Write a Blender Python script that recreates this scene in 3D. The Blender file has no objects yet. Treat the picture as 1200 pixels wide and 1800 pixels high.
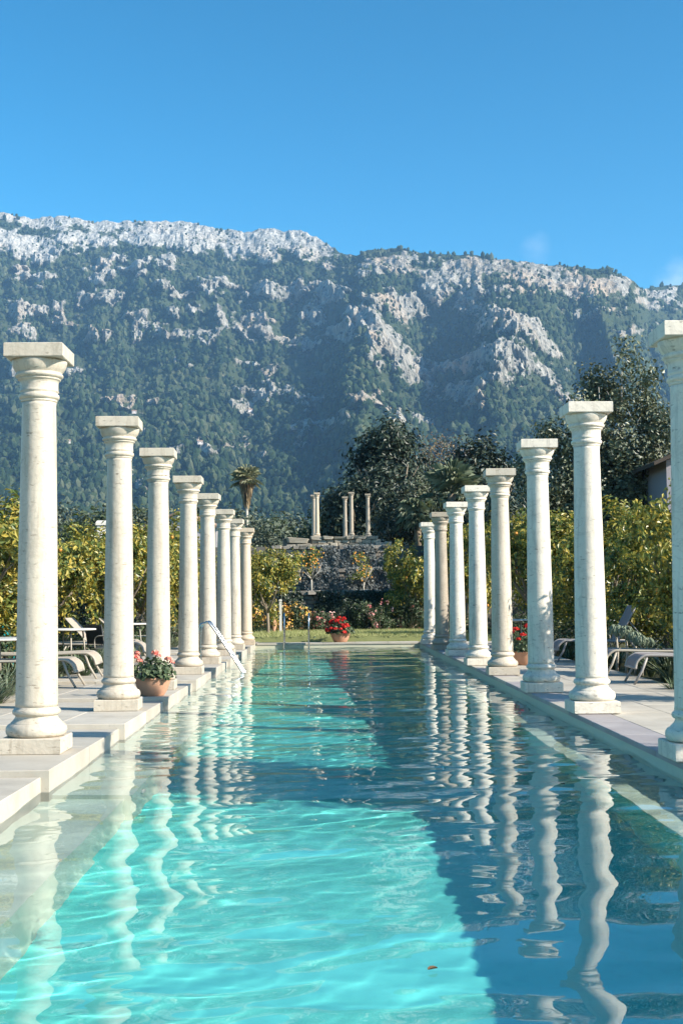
import bpy, bmesh, math, random
import numpy as np
from mathutils import Vector, Matrix, Euler
R = math.radians
rng = random.Random(7)
nrs = np.random.RandomState(11)
C = bpy.context.scene.collection
sc = bpy.context.scene

# ------------------------------------------------------------------ camera
EYE = 1.385
cam_d = bpy.data.cameras.new('camera')
cam = bpy.data.objects.new('camera', cam_d); C.objects.link(cam)
cam_d.sensor_fit = 'HORIZONTAL'; cam_d.sensor_width = 36.0; cam_d.lens = 36.0 * 2200 / 1200
cam_d.clip_start = 0.05; cam_d.clip_end = 20000
yaw, pitch, roll = R(0.68), R(4.0), R(0.5)
cam.location = (0, 0, EYE)
cam.matrix_world = (Matrix.Translation((0, 0, EYE)) @ Matrix.Rotation(-yaw, 4, 'Z') @
                    Matrix.Rotation(R(90) + pitch, 4, 'X') @ Matrix.Rotation(-roll, 4, 'Z'))
sc.camera = cam

# ------------------------------------------------------------------ light
SUN_AZ, SUN_EL = R(66), R(30)           # azimuth from behind the camera towards the right
to_sun = Vector((math.sin(SUN_AZ) * math.cos(SUN_EL), -math.cos(SUN_AZ) * math.cos(SUN_EL), math.sin(SUN_EL)))
sd = bpy.data.lights.new('sun', 'SUN'); sd.energy = 4.1; sd.angle = R(0.5); sd.color = (1.0, 0.93, 0.80)
sun = bpy.data.objects.new('sun', sd); C.objects.link(sun)
sun.rotation_euler = (-to_sun).to_track_quat('-Z', 'Y').to_euler()
sd.cycles.is_caustics_light = True
world = bpy.data.worlds.new('World'); sc.world = world; world.use_nodes = True
wt = world.node_tree; wt.nodes.clear()
w_out = wt.nodes.new('ShaderNodeOutputWorld'); w_bg = wt.nodes.new('ShaderNodeBackground')
sky = wt.nodes.new('ShaderNodeTexSky'); sky.sky_type = 'NISHITA'; sky.sun_disc = False
sky.sun_elevation = SUN_EL; sky.sun_rotation = math.atan2(to_sun.x, to_sun.y)
sky.altitude = 60; sky.air_density = 1.0; sky.dust_density = 0.6; sky.ozone_density = 3.0
w_bg.inputs["Strength"].default_value = 0.10
hue = wt.nodes.new('ShaderNodeHueSaturation'); hue.inputs['Hue'].default_value = 0.477
hue.inputs['Saturation'].default_value = 1.19; hue.inputs['Value'].default_value = 0.365
gam = wt.nodes.new('ShaderNodeGamma'); gam.inputs['Gamma'].default_value = 1.55
wt.links.new(sky.outputs[0], gam.inputs['Color']); wt.links.new(gam.outputs[0], hue.inputs['Color'])
def cloud(col, direction, size, seed, amount):
    # a small wisp of cloud: noise inside a cone of directions
    geo = wt.nodes.new('ShaderNodeTexCoord'); dt = wt.nodes.new('ShaderNodeVectorMath'); dt.operation = 'DISTANCE'
    wt.links.new(geo.outputs['Generated'], dt.inputs[0]); dt.inputs[1].default_value = direction
    mp = wt.nodes.new('ShaderNodeMapping'); mp.inputs['Scale'].default_value = (1, 1, 1.7); mp.inputs['Location'].default_value = (seed, 0, 0)
    nz = wt.nodes.new('ShaderNodeTexNoise'); nz.inputs['Scale'].default_value = 38; nz.inputs['Detail'].default_value = 6
    wt.links.new(geo.outputs['Generated'], mp.inputs[0]); wt.links.new(mp.outputs[0], nz.inputs['Vector'])
    f = wt.nodes.new('ShaderNodeMapRange'); f.inputs['From Min'].default_value = size; f.inputs['From Max'].default_value = 0.0
    wt.links.new(dt.outputs['Value'], f.inputs['Value'])
    mul = wt.nodes.new('ShaderNodeMath'); mul.operation = 'MULTIPLY'; wt.links.new(f.outputs[0], mul.inputs[0]); wt.links.new(nz.outputs['Fac'], mul.inputs[1])
    am = wt.nodes.new('ShaderNodeMapRange'); am.inputs['From Min'].default_value = 0.14; am.inputs['From Max'].default_value = 0.5; am.inputs['To Max'].default_value = amount
    wt.links.new(mul.outputs[0], am.inputs['Value'])
    mx = wt.nodes.new('ShaderNodeMix'); mx.data_type = 'RGBA'; wt.links.new(am.outputs[0], mx.inputs[0]); wt.links.new(col, mx.inputs[6])
    mx.inputs[7].default_value = (5.2, 5.6, 6.0, 1); return mx.outputs[2]
def look(px, py): return (cam.matrix_world.to_3x3() @ Vector(((px - 600) / 2200, (900 - py) / 2200, -1))).normalized()
c = cloud(hue.outputs[0], look(942, 438), 0.020, 3.0, 0.13); c = cloud(c, look(1192, 488), 0.028, 8.0, 0.28); c = cloud(c, look(1330, 470), 0.04, 5.0, 0.4)
wt.links.new(c, w_bg.inputs['Color'])
wt.links.new(w_bg.outputs[0], w_out.inputs['Surface'])
sc.view_settings.view_transform = 'Standard'; sc.view_settings.look = 'None'
sc.view_settings.gamma = 1.0; sc.view_settings.use_curve_mapping = False
sc.view_settings.exposure = 1.35
cy = sc.cycles
sc.render.engine = 'CYCLES'
cy.use_denoising = True; cy.denoiser = 'OPENIMAGEDENOISE'
cy.max_bounces = 16; cy.diffuse_bounces = 6; cy.glossy_bounces = 6; cy.transmission_bounces = 12
cy.transparent_max_bounces = 8; cy.volume_bounces = 1; cy.caustics_refractive = True; cy.caustics_reflective = False
cy.sample_clamp_indirect = 6.0

# ------------------------------------------------------------------ helpers
class MB:
    """Collects shapes, then links them as ONE mesh object."""
    def __init__(s): s.v = []; s.f = []; s.m = []; s.sm = []
    def face(s, pts, mi=0, smooth=False):
        b = len(s.v); s.v += [tuple(p) for p in pts]; s.f.append(tuple(range(b, b + len(pts)))); s.m.append(mi); s.sm.append(smooth)
    def box(s, x0, x1, y0, y1, z0, z1, mi=0):
        s.hexa([(x0,y0,z0),(x1,y0,z0),(x1,y1,z0),(x0,y1,z0),(x0,y0,z1),(x1,y0,z1),(x1,y1,z1),(x0,y1,z1)], mi)
    def hexa(s, p, mi=0):
        b = len(s.v); s.v += [tuple(q) for q in p]
        for f in ((3,2,1,0),(4,5,6,7),(0,1,5,4),(1,2,6,5),(2,3,7,6),(3,0,4,7)):
            s.f.append(tuple(b + i for i in f)); s.m.append(mi); s.sm.append(False)
    def lathe(s, prof, n=32, c=(0,0,0), mi=0, cap=True, smooth=True, wob=0.0):
        b = len(s.v)
        for r, z in prof:
            for k in range(n):
                a = 2 * math.pi * k / n
                rr = r * (1 + (rng.uniform(-wob, wob) if wob else 0))
                s.v.append((c[0] + rr * math.cos(a), c[1] + rr * math.sin(a), c[2] + z))
        for i in range(len(prof) - 1):
            for k in range(n):
                k2 = (k + 1) % n
                s.f.append((b+i*n+k, b+i*n+k2, b+(i+1)*n+k2, b+(i+1)*n+k)); s.m.append(mi); s.sm.append(smooth)
        if cap:
            s.f.append(tuple(b + k for k in reversed(range(n)))); s.m.append(mi); s.sm.append(False)
            t = b + (len(prof) - 1) * n
            s.f.append(tuple(t + k for k in range(n))); s.m.append(mi); s.sm.append(False)
    def tube(s, pts, rad, n=8, mi=0, smooth=True):
        pts = [Vector(p) for p in pts]
        if not hasattr(rad, '__len__'): rad = [rad] * len(pts)
        b = len(s.v); up = None
        for i, p in enumerate(pts):
            d = (pts[min(i+1, len(pts)-1)] - pts[max(i-1, 0)]).normalized()
            if up is None: up = d.orthogonal().normalized()
            up = (up - d * up.dot(d)).normalized(); side = d.cross(up)
            for k in range(n):
                a = 2 * math.pi * k / n
                s.v.append(tuple(p + (up * math.cos(a) + side * math.sin(a)) * rad[i]))
        for i in range(len(pts) - 1):
            for k in range(n):
                k2 = (k + 1) % n
                s.f.append((b+i*n+k, b+i*n+k2, b+(i+1)*n+k2, b+(i+1)*n+k)); s.m.append(mi); s.sm.append(smooth)
        s.f.append(tuple(b + k for k in reversed(range(n)))); s.m.append(mi); s.sm.append(False)
        t = b + (len(pts) - 1) * n
        s.f.append(tuple(t + k for k in range(n))); s.m.append(mi); s.sm.append(False)
    def mesh(s, name):
        me = bpy.data.meshes.new(name); me.from_pydata(s.v, [], s.f)
        me.polygons.foreach_set('material_index', s.m); me.polygons.foreach_set('use_smooth', s.sm)
        me.update(); return me
    def build(s, name, mat, parent=None, loc=None):
        return link(name, s.mesh(name), mat, parent, loc)

def link(name, me, mat=None, parent=None, loc=None):
    o = bpy.data.objects.new(name, me); C.objects.link(o)
    if mat is not None and me is not None and len(me.materials) == 0:
        for m in (mat if isinstance(mat, (list, tuple)) else [mat]): me.materials.append(m)
    if parent is not None: o.parent = parent
    if loc is not None: o.location = loc
    return o

def np_mesh(name, v, f, smooth=True):
    """Mesh from numpy arrays, all faces with the same number of corners."""
    v = np.asarray(v, np.float32); f = np.asarray(f, np.int32); k = f.shape[1]
    me = bpy.data.meshes.new(name)
    me.vertices.add(len(v)); me.vertices.foreach_set('co', v.ravel())
    me.loops.add(f.size); me.loops.foreach_set('vertex_index', f.ravel())
    me.polygons.add(len(f)); me.polygons.foreach_set('loop_start', np.arange(0, f.size, k, dtype=np.int32))
    me.polygons.foreach_set('use_smooth', np.full(len(f), smooth))
    me.update(calc_edges=True); me.validate(); return me

def thing(name, label, cat, loc=(0,0,0), rz=0.0, group=None):
    o = bpy.data.objects.new(name, None); C.objects.link(o)
    o.location = loc; o.rotation_euler = (0, 0, rz); o.empty_display_size = 0.2
    return tag(o, label, cat, group)
def tag(o, label, cat, group=None):
    o['label'] = label; o['category'] = cat; o['kind'] = 'thing'
    if group: o['group'] = group
    return o
def structure(o): o['kind'] = 'structure'; return o
def stuff(o): o['kind'] = 'stuff'; return o
def dup(root, label, loc, rz=0.0, sc_=None, group=None):
    r = root.copy(); C.objects.link(r); r.location = loc; r.rotation_euler = (0, 0, rz); r['label'] = label
    if sc_ is not None: r.scale = sc_ if hasattr(sc_, '__len__') else (sc_,) * 3
    if group: r['group'] = group
    for ch in list(root.children):
        c = ch.copy(); C.objects.link(c); c.parent = r
        for g in list(ch.children):
            d = g.copy(); C.objects.link(d); d.parent = c
    return r

# photograph pixel (1200 x 1800) -> point of the plane y = Y
def at(px, py, Y):
    u, v = (px - 600) / 2200, (900 - py) / 2200
    d = cam.matrix_world.to_3x3() @ Vector((u, v, -1))
    t = Y / d.y
    return Vector((d.x * t, Y, EYE + d.z * t))

# ------------------------------------------------------------------ materials
class NT:
    def __init__(s, name):
        s.mat = bpy.data.materials.new(name); s.mat.use_nodes = True; s.t = s.mat.node_tree; s.t.nodes.clear()
        s.out = s.n('ShaderNodeOutputMaterial')
    def n(s, typ, **kw):
        nd = s.t.nodes.new(typ)
        for k, v in kw.items(): setattr(nd, k, v)
        return nd
    def set(s, sock, val):
        if hasattr(val, 'links') or isinstance(val, bpy.types.NodeSocket): s.t.links.new(val, sock)
        else:
            try: sock.default_value = val
            except Exception: sock.default_value = (*val, 1.0)
    def coords(s, kind='Object'): return s.n('ShaderNodeTexCoord').outputs[kind]
    def noise(s, vec, scale, detail=4, rough=0.55, dist=0.0, out='Fac'):
        nd = s.n('ShaderNodeTexNoise'); s.set(nd.inputs['Vector'], vec); nd.inputs['Scale'].default_value = scale
        nd.inputs['Detail'].default_value = detail; nd.inputs['Roughness'].default_value = rough
        nd.inputs['Distortion'].default_value = dist; return nd.outputs[out]
    def voronoi(s, vec, scale, feature='F1', out='Distance'):
        nd = s.n('ShaderNodeTexVoronoi', feature=feature); s.set(nd.inputs['Vector'], vec)
        nd.inputs['Scale'].default_value = scale; return nd.outputs[out]
    def mapv(s, vec, scale=(1,1,1), rot=(0,0,0), loc=(0,0,0)):
        nd = s.n('ShaderNodeMapping'); s.set(nd.inputs['Vector'], vec)
        nd.inputs['Scale'].default_value = scale; nd.inputs['Rotation'].default_value = rot; nd.inputs['Location'].default_value = loc
        return nd.outputs[0]
    def ramp(s, fac, stops, mode='LINEAR'):
        nd = s.n('ShaderNodeValToRGB'); s.set(nd.inputs[0], fac); r = nd.color_ramp; r.interpolation = mode
        while len(r.elements) < len(stops): r.elements.new(0.5)
        for e, (p, c) in zip(r.elements, stops):
            e.position = p; e.color = (*c, 1.0) if hasattr(c, '__len__') else (c, c, c, 1.0)
        return nd.outputs[0]
    def mix(s, fac, a, b, mode='MIX'):
        nd = s.n('ShaderNodeMix', data_type='RGBA', blend_type=mode)
        s.set(nd.inputs[0], fac); s.set(nd.inputs[6], a if not isinstance(a, tuple) else (*a, 1.0)); s.set(nd.inputs[7], b if not isinstance(b, tuple) else (*b, 1.0))
        return nd.outputs[2]
    def math(s, op, a, b=0.0, clamp=False):
        nd = s.n('ShaderNodeMath', operation=op, use_clamp=clamp); s.set(nd.inputs[0], a); s.set(nd.inputs[1], b); return nd.outputs[0]
    def bump(s, h, strength=0.3, dist=0.02):
        nd = s.n('ShaderNodeBump'); s.set(nd.inputs['Height'], h); nd.inputs['Strength'].default_value = strength
        nd.inputs['Distance'].default_value = dist; return nd.outputs[0]
    def bsdf(s, color, rough=0.6, metal=0.0, normal=None, spec=0.3, **kw):
        nd = s.n('ShaderNodeBsdfPrincipled'); s.set(nd.inputs['Base Color'], color if not isinstance(color, tuple) else (*color, 1.0))
        s.set(nd.inputs['Roughness'], rough); nd.inputs['Metallic'].default_value = metal
        nd.inputs['Specular IOR Level'].default_value = spec
        if normal is not None: s.set(nd.inputs['Normal'], normal)
        for k, v in kw.items(): s.set(nd.inputs[k], v)
        return nd.outputs[0]
    def done(s, surf): s.t.links.new(surf, s.out.inputs['Surface']); return s.mat
    def rand(s): return s.n('ShaderNodeObjectInfo').outputs['Random']
    def island(s): return s.n('ShaderNodeNewGeometry').outputs['Random Per Island']
    def shifted(s):
        """Object coordinates moved by a random amount for each object, so copies differ."""
        o = s.n('ShaderNodeVectorMath', operation='ADD'); s.set(o.inputs[0], s.coords())
        sc1 = s.n('ShaderNodeVectorMath', operation='SCALE'); s.set(sc1.inputs[0], (17.3, 31.1, 9.7)); s.set(sc1.inputs['Scale'], s.rand())
        s.t.links.new(sc1.outputs[0], o.inputs[1]); return o.outputs[0]

def mat_plain(name, col, rough=0.6, metal=0.0, var=0.12, scale=6.0, bump=0.0, spec=0.3):
    m = NT(name); v = m.shifted(); n = m.noise(v, scale, 4)
    c = m.mix(n, tuple(max(0, x * (1 - var)) for x in col), tuple(min(1, x * (1 + var)) for x in col))
    nb = m.bump(m.noise(v, scale * 6, 3), bump, 0.01) if bump else None
    return m.done(m.bsdf(c, rough, metal, nb, spec))

def mat_marble(name, light, dark, stain, stain_amt=0.35, rough=0.5):
    m = NT(name); v = m.shifted()
    base = m.mix(m.noise(v, 2.2, 5, 0.6), light, dark)
    streak = m.noise(m.mapv(v, (7, 7, 0.9)), 1.4, 5, 0.62, 0.8)
    base = m.mix(m.ramp(streak, [(0.52, 0.0), (0.72, stain_amt)]), base, stain)
    vein = m.math('ABSOLUTE', m.math('SUBTRACT', m.noise(m.mapv(v, (1, 1, 1.6), (0.5, 0.3, 0)), 2.6, 6, 0.6, 1.5), 0.5))
    base = m.mix(m.ramp(vein, [(0.0, 0.3 * stain_amt), (0.035, 0.0)]), base, tuple(x * 0.55 for x in stain))
    spots = m.noise(m.mapv(v, (1, 1, 2.4)), 13, 3, 0.5)
    base = m.mix(m.ramp(spots, [(0.66, 0.0), (0.72, 0.55 * stain_amt + 0.12)]), base, tuple(x * 0.4 for x in stain))
    pit = m.noise(m.mapv(v, (3.2, 3.2, 16)), 2.6, 4, 0.6)
    base = m.mix(m.ramp(pit, [(0.64, 0.0), (0.71, 0.75)]), base, tuple(x * 0.45 for x in stain))
    h = m.math('ADD', m.noise(v, 30, 4), m.math('MULTIPLY', m.noise(v, 5, 3), 1.5))
    return m.done(m.bsdf(base, rough, 0, m.bump(h, 0.25, 0.012), 0.35))

MAT = {}
MAT['marble'] = mat_marble('marble', (0.60, 0.53, 0.43), (0.43, 0.37, 0.295), (0.30, 0.24, 0.175), 0.6)
MAT['marble_warm'] = mat_marble('marble_warm', (0.56, 0.46, 0.34), (0.48, 0.38, 0.28), (0.36, 0.27, 0.19), 0.35)
MAT['marble_grey'] = mat_marble('marble_grey', (0.78, 0.71, 0.60), (0.57, 0.51, 0.43), (0.30, 0.265, 0.22), 0.62)
MAT['marble_old'] = mat_marble('marble_old', (0.42, 0.35, 0.27), (0.31, 0.26, 0.20), (0.19, 0.16, 0.13), 0.6)
def mat_paving(name, a, b, grime):
    m = NT(name); v = m.shifted()
    base = m.mix(m.rand(), a, b); base = m.mix(m.ramp(m.noise(v, 2.0, 5, 0.6), [(0.38, 0.0), (0.72, 0.7)]), base, grime)
    base = m.mix(m.ramp(m.noise(v, 40, 3), [(0.62, 0.0), (0.7, 0.25)]), base, tuple(x * 0.5 for x in grime))
    return m.done(m.bsdf(base, 0.6, 0, m.bump(m.noise(v, 25, 4), 0.2, 0.01), 0.3))
MAT['paving'] = mat_paving('paving', (0.52, 0.47, 0.395), (0.43, 0.39, 0.33), (0.32, 0.28, 0.225))
MAT['paving_grey'] = mat_paving('paving_grey', (0.40, 0.37, 0.36), (0.34, 0.31, 0.31), (0.24, 0.21, 0.21))
# ------------------------------------------------------------------ pool, deck
PX0, PX1, PY0, PY1 = -2.05, 2.655, 1.2, 36.3
DZ = 0.14
def mat_plaster(name, col, col2):
    m = NT(name); v = m.coords()
    c = m.mix(m.noise(v, 0.9, 4), col, col2)
    c = m.mix(m.ramp(m.noise(v, 14, 4), [(0.5, 0.0), (0.8, 0.25)]), c, tuple(x * 0.7 for x in col2))
    return m.done(m.bsdf(c, 0.7, 0, None, 0.2))
MAT['pool_plaster'] = mat_plaster('pool_plaster', (0.16, 0.74, 0.67), (0.12, 0.67, 0.63))
MAT['pool_pale'] = mat_plaster('pool_pale', (0.50, 0.55, 0.45), (0.44, 0.51, 0.42)); MAT['pool_ledge'] = mat_plaster('pool_ledge', (0.64, 0.73, 0.61), (0.56, 0.67, 0.56)); MAT['pool_cream'] = mat_plaster('pool_cream', (0.58, 0.54, 0.40), (0.50, 0.48, 0.36))
def depth(y): return -1.22 - max(0.0, min(1.0, (y - 9) / 22)) * 0.5

fl = MB(); ys = [PY0, 3, 6, 9, 12, 15, 18, 22, 28, 32, PY1]
for a, b in zip(ys[:-1], ys[1:]):
    fl.face([(PX0-0.1, a, depth(a)), (PX1+0.1, a, depth(a)), (PX1+0.1, b, depth(b)), (PX0-0.1, b, depth(b))])
pool_floor = structure(fl.build('pool_floor', MAT['pool_plaster']))
def wallbox(name, x0, x1, y0, y1, z0, z1, mat):
    b = MB(); b.box(x0, x1, y0, y1, z0, z1); return structure(b.build(name, mat))
W = []
W.append(wallbox('pool_wall', PX0 - 0.5, PX0 - 0.06, PY0 - 0.3, PY1 + 0.3, -2.6, 0.02, MAT['pool_plaster']))
W.append(wallbox('pool_wall', PX1 + 0.008, PX1 + 0.4, PY0 - 0.3, PY1 + 0.3, -2.6, DZ - 0.05, MAT['pool_pale']))
W.append(wallbox('pool_wall', PX0 - 0.06, PX1 + 0.008, PY1 + 0.008, PY1 + 0.3, -2.6, DZ - 0.05, MAT['pool_cream']))
W.append(wallbox('pool_wall', PX0 - 0.06, PX1 + 0.008, PY0 - 0.3, PY0 - 0.008, -2.6, DZ - 0.05, MAT['pool_plaster']))
# shallow ledges along both long sides
W.append(wallbox('pool_ledge', PX0 - 0.06, -1.50, PY0 - 0.008, 9.3, -2.4, -0.36, MAT['pool_ledge']))
W.append(wallbox('pool_ledge', PX0 - 0.06, -1.44, 9.3, PY1 + 0.008, -2.5, -0.20, MAT['pool_ledge']))
W.append(wallbox('pool_ledge', 2.11, PX1 + 0.008, PY0 - 0.008, PY1 + 0.008, -2.5, -0.27, MAT['pool_plaster']))
W.append(wallbox('pool_ledge', 2.10, PX1 + 0.006, PY0 - 0.006, PY1 + 0.006, -0.268, -0.23, MAT['pool_ledge']))
for o in W + [pool_floor]: o.cycles.is_caustics_receiver = True

# water surface: real ripples
xs = np.linspace(PX0 - 0.05, PX1 + 0.004, 230)
yv = [PY0 - 0.004]
while yv[-1] < PY1 + 0.004: yv.append(yv[-1] + (0.020 if yv[-1] < 11 else 0.020 + (yv[-1] - 11) * 0.004))
yv[-1] = PY1 + 0.004; yv = np.array(yv)
gx, gy = np.meshgrid(xs, yv)
def waves(x, y, n, l0, l1, slope, sd, seed, peak=0.0):
    h = np.zeros_like(x); rs = np.random.RandomState(seed)
    for i in range(n):
        lam = l0 * (l1 / l0) ** rs.rand(); k = 2 * np.pi / lam
        th = np.pi / 2 + rs.normal(0, sd) + 0.12
        ph = np.sin(k * (x * np.cos(th) + y * np.sin(th)) + rs.uniform(0, 6.28) + 0.9 * np.sin(x * rs.uniform(.6, 2.2) + y * rs.uniform(.3, 1.2) + i))
        h += slope * rs.uniform(0.5, 1.4) / k * (np.exp(peak * (ph - 1)) / max(peak, 0.3) * 2.0 if peak else ph)
    return h
mod = np.clip(0.62 + 0.38 * np.sin(gy * 0.55 + 0.8 * np.sin(gx * 0.9) + 1.0) + 0.2 * np.sin(gx * 2.1 + gy * 0.3), 0.25, 1.2)
gz = waves(gx, gy, 26, 0.55, 2.4, 0.0052, 0.55, 5) + mod * waves(gx, gy, 22, 0.20, 0.5, 0.0125, 0.45, 6, 1.3)
wv = np.stack([gx, gy, gz], -1).reshape(-1, 3); nx = len(xs); ny = len(yv)
ii, jj = np.meshgrid(np.arange(nx - 1), np.arange(ny - 1)); b0 = (jj * nx + ii).ravel()
wf = np.stack([b0, b0 + 1, b0 + nx + 1, b0 + nx], -1)
m = NT('pool_water'); g = m.n('ShaderNodeBsdfGlass'); g.inputs['IOR'].default_value = 1.333; g.inputs['Roughness'].default_value = 0.0
g.inputs['Color'].default_value = (0.97, 1.0, 1.0, 1); MAT['water'] = m.done(g.outputs[0])
water = structure(link('pool_water', np_mesh('pool_water', wv, wf, True), MAT['water']))
water.cycles.is_caustics_caster = True

# ground sheet
gm = NT('garden_soil'); gv = gm.coords()
MAT['soil'] = gm.done(gm.bsdf(gm.mix(gm.noise(gv, 1.2, 5), (0.12, 0.10, 0.06), (0.07, 0.085, 0.035)), 0.9, 0, gm.bump(gm.noise(gv, 9, 4), 0.6, 0.05), 0.1))
gb = MB()
for x0, x1, y0, y1 in ((-9000, PX0 - 0.5, -3000, 60), (PX1 + 0.4, 9000, -3000, 60), (PX0 - 0.5, PX1 + 0.4, -3000, PY0 - 0.3), (PX0 - 0.5, PX1 + 0.4, PY1 + 0.3, 60), (-9000, 9000, 60, 6000)):
    gb.face([(x0, y0, 0.03), (x1, y0, 0.03), (x1, y1, 0.03), (x0, y1, 0.03)])
ground = structure(gb.build('ground', MAT['soil']))

# left deck: bays that each rise a little towards their near end, so every joint is a small step
deck_l = structure(bpy.data.objects.new('pool_deck', None)); C.objects.link(deck_l)
def stone(name, parent, x0, x1, xb0, xb1, y0, y1, zb, z0, z1, mat, bev=0.006):
    """slab: x0..x1 at the near end y0 (top z0), xb0..xb1 at the far end y1 (top z1)"""
    b = MB(); e = bev
    lo = [(x0, y0, zb), (x1, y0, zb), (xb1, y1, zb), (xb0, y1, zb)]
    md = [(x0, y0, z0 - e), (x1, y0, z0 - e), (xb1, y1, z1 - e), (xb0, y1, z1 - e)]
    hi = [(x0 + e, y0 + e, z0), (x1 - e, y0 + e, z0), (xb1 - e, y1 - e, z1), (xb0 + e, y1 - e, z1)]
    for k in range(4):
        k2 = (k + 1) % 4
        b.face([lo[k], lo[k2], md[k2], md[k]]); b.face([md[k], md[k2], hi[k2], hi[k]])
    b.face(hi)
    return b.build(name, mat, parent)
bay = 3.40; y = 9.2 - 3 * bay; G = 0.008
while y < 36.6:
    y1 = min(y + bay, 36.9)
    zf, zb_ = DZ + 0.028, DZ - 0.022
    def zt(yy): return zf + (zb_ - zf) * (yy - y) / bay
    def xe(yy): return PX0 + 0.025 - 0.06 * (yy - y) / bay
    ym = y + bay * 0.5
    for a, b in ((y, ym), (ym, y1)):
        if b - a < 0.2: continue
        stone('coping_stone', deck_l, PX0 - 0.66, xe(a), PX0 - 0.66, xe(b), a + (0 if a == y else G), b, -0.35, zt(a), zt(b), MAT['paving'])
        for r in range(4):
            xl = PX0 - 0.66 - 0.86 * r
            if y1 > 14.5 and r > 1 : break
            for q in range(2):
                a2 = a + (b - a) * q / 2; b2 = a + (b - a) * (q + 1) / 2
                stone('paving_slab', deck_l, xl - 0.86, xl - G, xl - 0.86, xl - G, a2 + G, b2, -0.05, zt(a2) - 0.002, zt(b2) - 0.002, MAT['paving'])
    y += bay
deck_r = structure(bpy.data.objects.new('pool_deck', None)); C.objects.link(deck_r)
y = -2.0
while y < 36.2:
    b = min(y + 1.22, 36.62)
    stone('coping_stone', deck_r, PX1 - 0.01, PX1 + 0.36, PX1 - 0.01, PX1 + 0.36, y + G, b, DZ - 0.048, DZ, DZ, MAT['paving_grey' if rng.random() < 0.75 else 'paving'])
    y = b
y = -2.0; row = 0
while y < 36.2:
    b = min(y + 0.92, 36.62)
    for r in range(3):
        xl = PX1 + 0.36 + r * 0.62 + G
        stone('paving_slab', deck_r, xl, xl + 0.616, xl, xl + 0.616, y + G, b, -0.05, DZ - 0.003 + rng.uniform(-0.002, 0.002), DZ - 0.003, MAT['paving'])
    y = b
deck_f = structure(bpy.data.objects.new('pool_deck', None)); C.objects.link(deck_f)
x = PX0
while x < PX1 - 0.05:
    b = min(x + 0.95, PX1 - 0.014)
    stone('coping_stone', deck_f, x + G, b, x + G, b, PY1 - 0.012, 36.95, DZ - 0.05, DZ + 0.003, DZ + 0.003, MAT['paving'])
    x = b
near = structure(bpy.data.objects.new('pool_deck', None)); C.objects.link(near)
x = PX0
while x < PX1 - 0.05:
    b = min(x + 0.95, PX1 - 0.014)
    stone('coping_stone', near, x + G, b, x + G, b, -2, PY0 + 0.012, DZ - 0.05, DZ + 0.003, DZ + 0.003, MAT['paving'])
    x = b

# ------------------------------------------------------------------ columns
def base_prof():
    p = [(0.215, 0.13), (0.236, 0.140), (0.247, 0.160), (0.250, 0.182), (0.246, 0.205), (0.234, 0.224), (0.214, 0.236), (0.207, 0.240), (0.207, 0.246)]
    for k in range(7):
        t = k / 6; p.append((0.205 - 0.034 * math.sin(t * math.pi / 2), 0.247 + 0.052 * t))
    p += [(0.172, 0.300), (0.179, 0.303), (0.190, 0.310), (0.197, 0.323), (0.197, 0.336), (0.190, 0.350), (0.180, 0.356), (0.176, 0.358), (0.1755, 0.372)]
    return p
def shaft_prof(H):
    z0, z1 = 0.372, H - 0.468; p = []
    for k in range(15):
        t = k / 14; r = 0.1725 - 0.033 * (t ** 1.35)
        p.append((r, z0 + (z1 - z0) * t))
    p[0] = (0.1755, z0); p.insert(1, (0.173, z0 + 0.03)); p[-1] = (0.1435, z1); p.insert(-1, (0.140, z1 - 0.03)); return p
def cap_prof(H):
    d = [(0.146, -0.468), (0.150, -0.462), (0.150, -0.452), (0.147, -0.448), (0.158, -0.444), (0.166, -0.434), (0.1685, -0.420), (0.165, -0.405), (0.155, -0.397), (0.152, -0.392),
         (0.154, -0.386), (0.163, -0.376), (0.1585, -0.370), (0.157, -0.340), (0.1575, -0.310), (0.161, -0.292), (0.170, -0.283), (0.178, -0.279), (0.178, -0.270), (0.172, -0.266), (0.188, -0.262),
         (0.198, -0.250), (0.199, -0.238), (0.190, -0.226), (0.186, -0.222), (0.188, -0.218), (0.202, -0.203), (0.215, -0.182), (0.224, -0.158), (0.229, -0.135), (0.230, -0.117)]
    return [(r, H + z) for r, z in d]
def slab_mb(w, z0, z1, e=0.006):
    b = MB(); h = w / 2
    rings = [(h - e, z0), (h, z0 + e), (h, z1 - e), (h - e, z1)]
    pts = [[(-r, -r, z), (r, -r, z), (r, r, z), (-r, r, z)] for r, z in rings]
    for i in range(3):
        for k in range(4):
            b.face([pts[i][k], pts[i][(k+1) % 4], pts[i+1][(k+1) % 4], pts[i+1][k]])
    b.face(list(reversed(pts[0]))); b.face(pts[3]); return b
def make_column(x, y, z, H, mat, label, group, rz=0.0, tilt=(0, 0)):
    t = thing('stone_column', label, 'column', (x, y, z), rz, group); t.rotation_euler = (tilt[0], tilt[1], rz)
    slab_mb(0.495, 0.0, 0.13, 0.008).build('plinth', mat, t)
    a = MB(); a.lathe(base_prof(), 40); a.build('base', mat, t)
    a = MB(); a.lathe(shaft_prof(H), 40); a.build('shaft', mat, t)
    a = MB(); a.lathe(cap_prof(H), 40); a.build('capital', mat, t)
    slab_mb(0.485, H - 0.117, H, 0.006).build('abacus', mat, t)
    return t
def zl(yc):
    k = ((yc - 9.2) % bay) / bay; return DZ + 0.028 - 0.05 * k + 0.002
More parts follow.
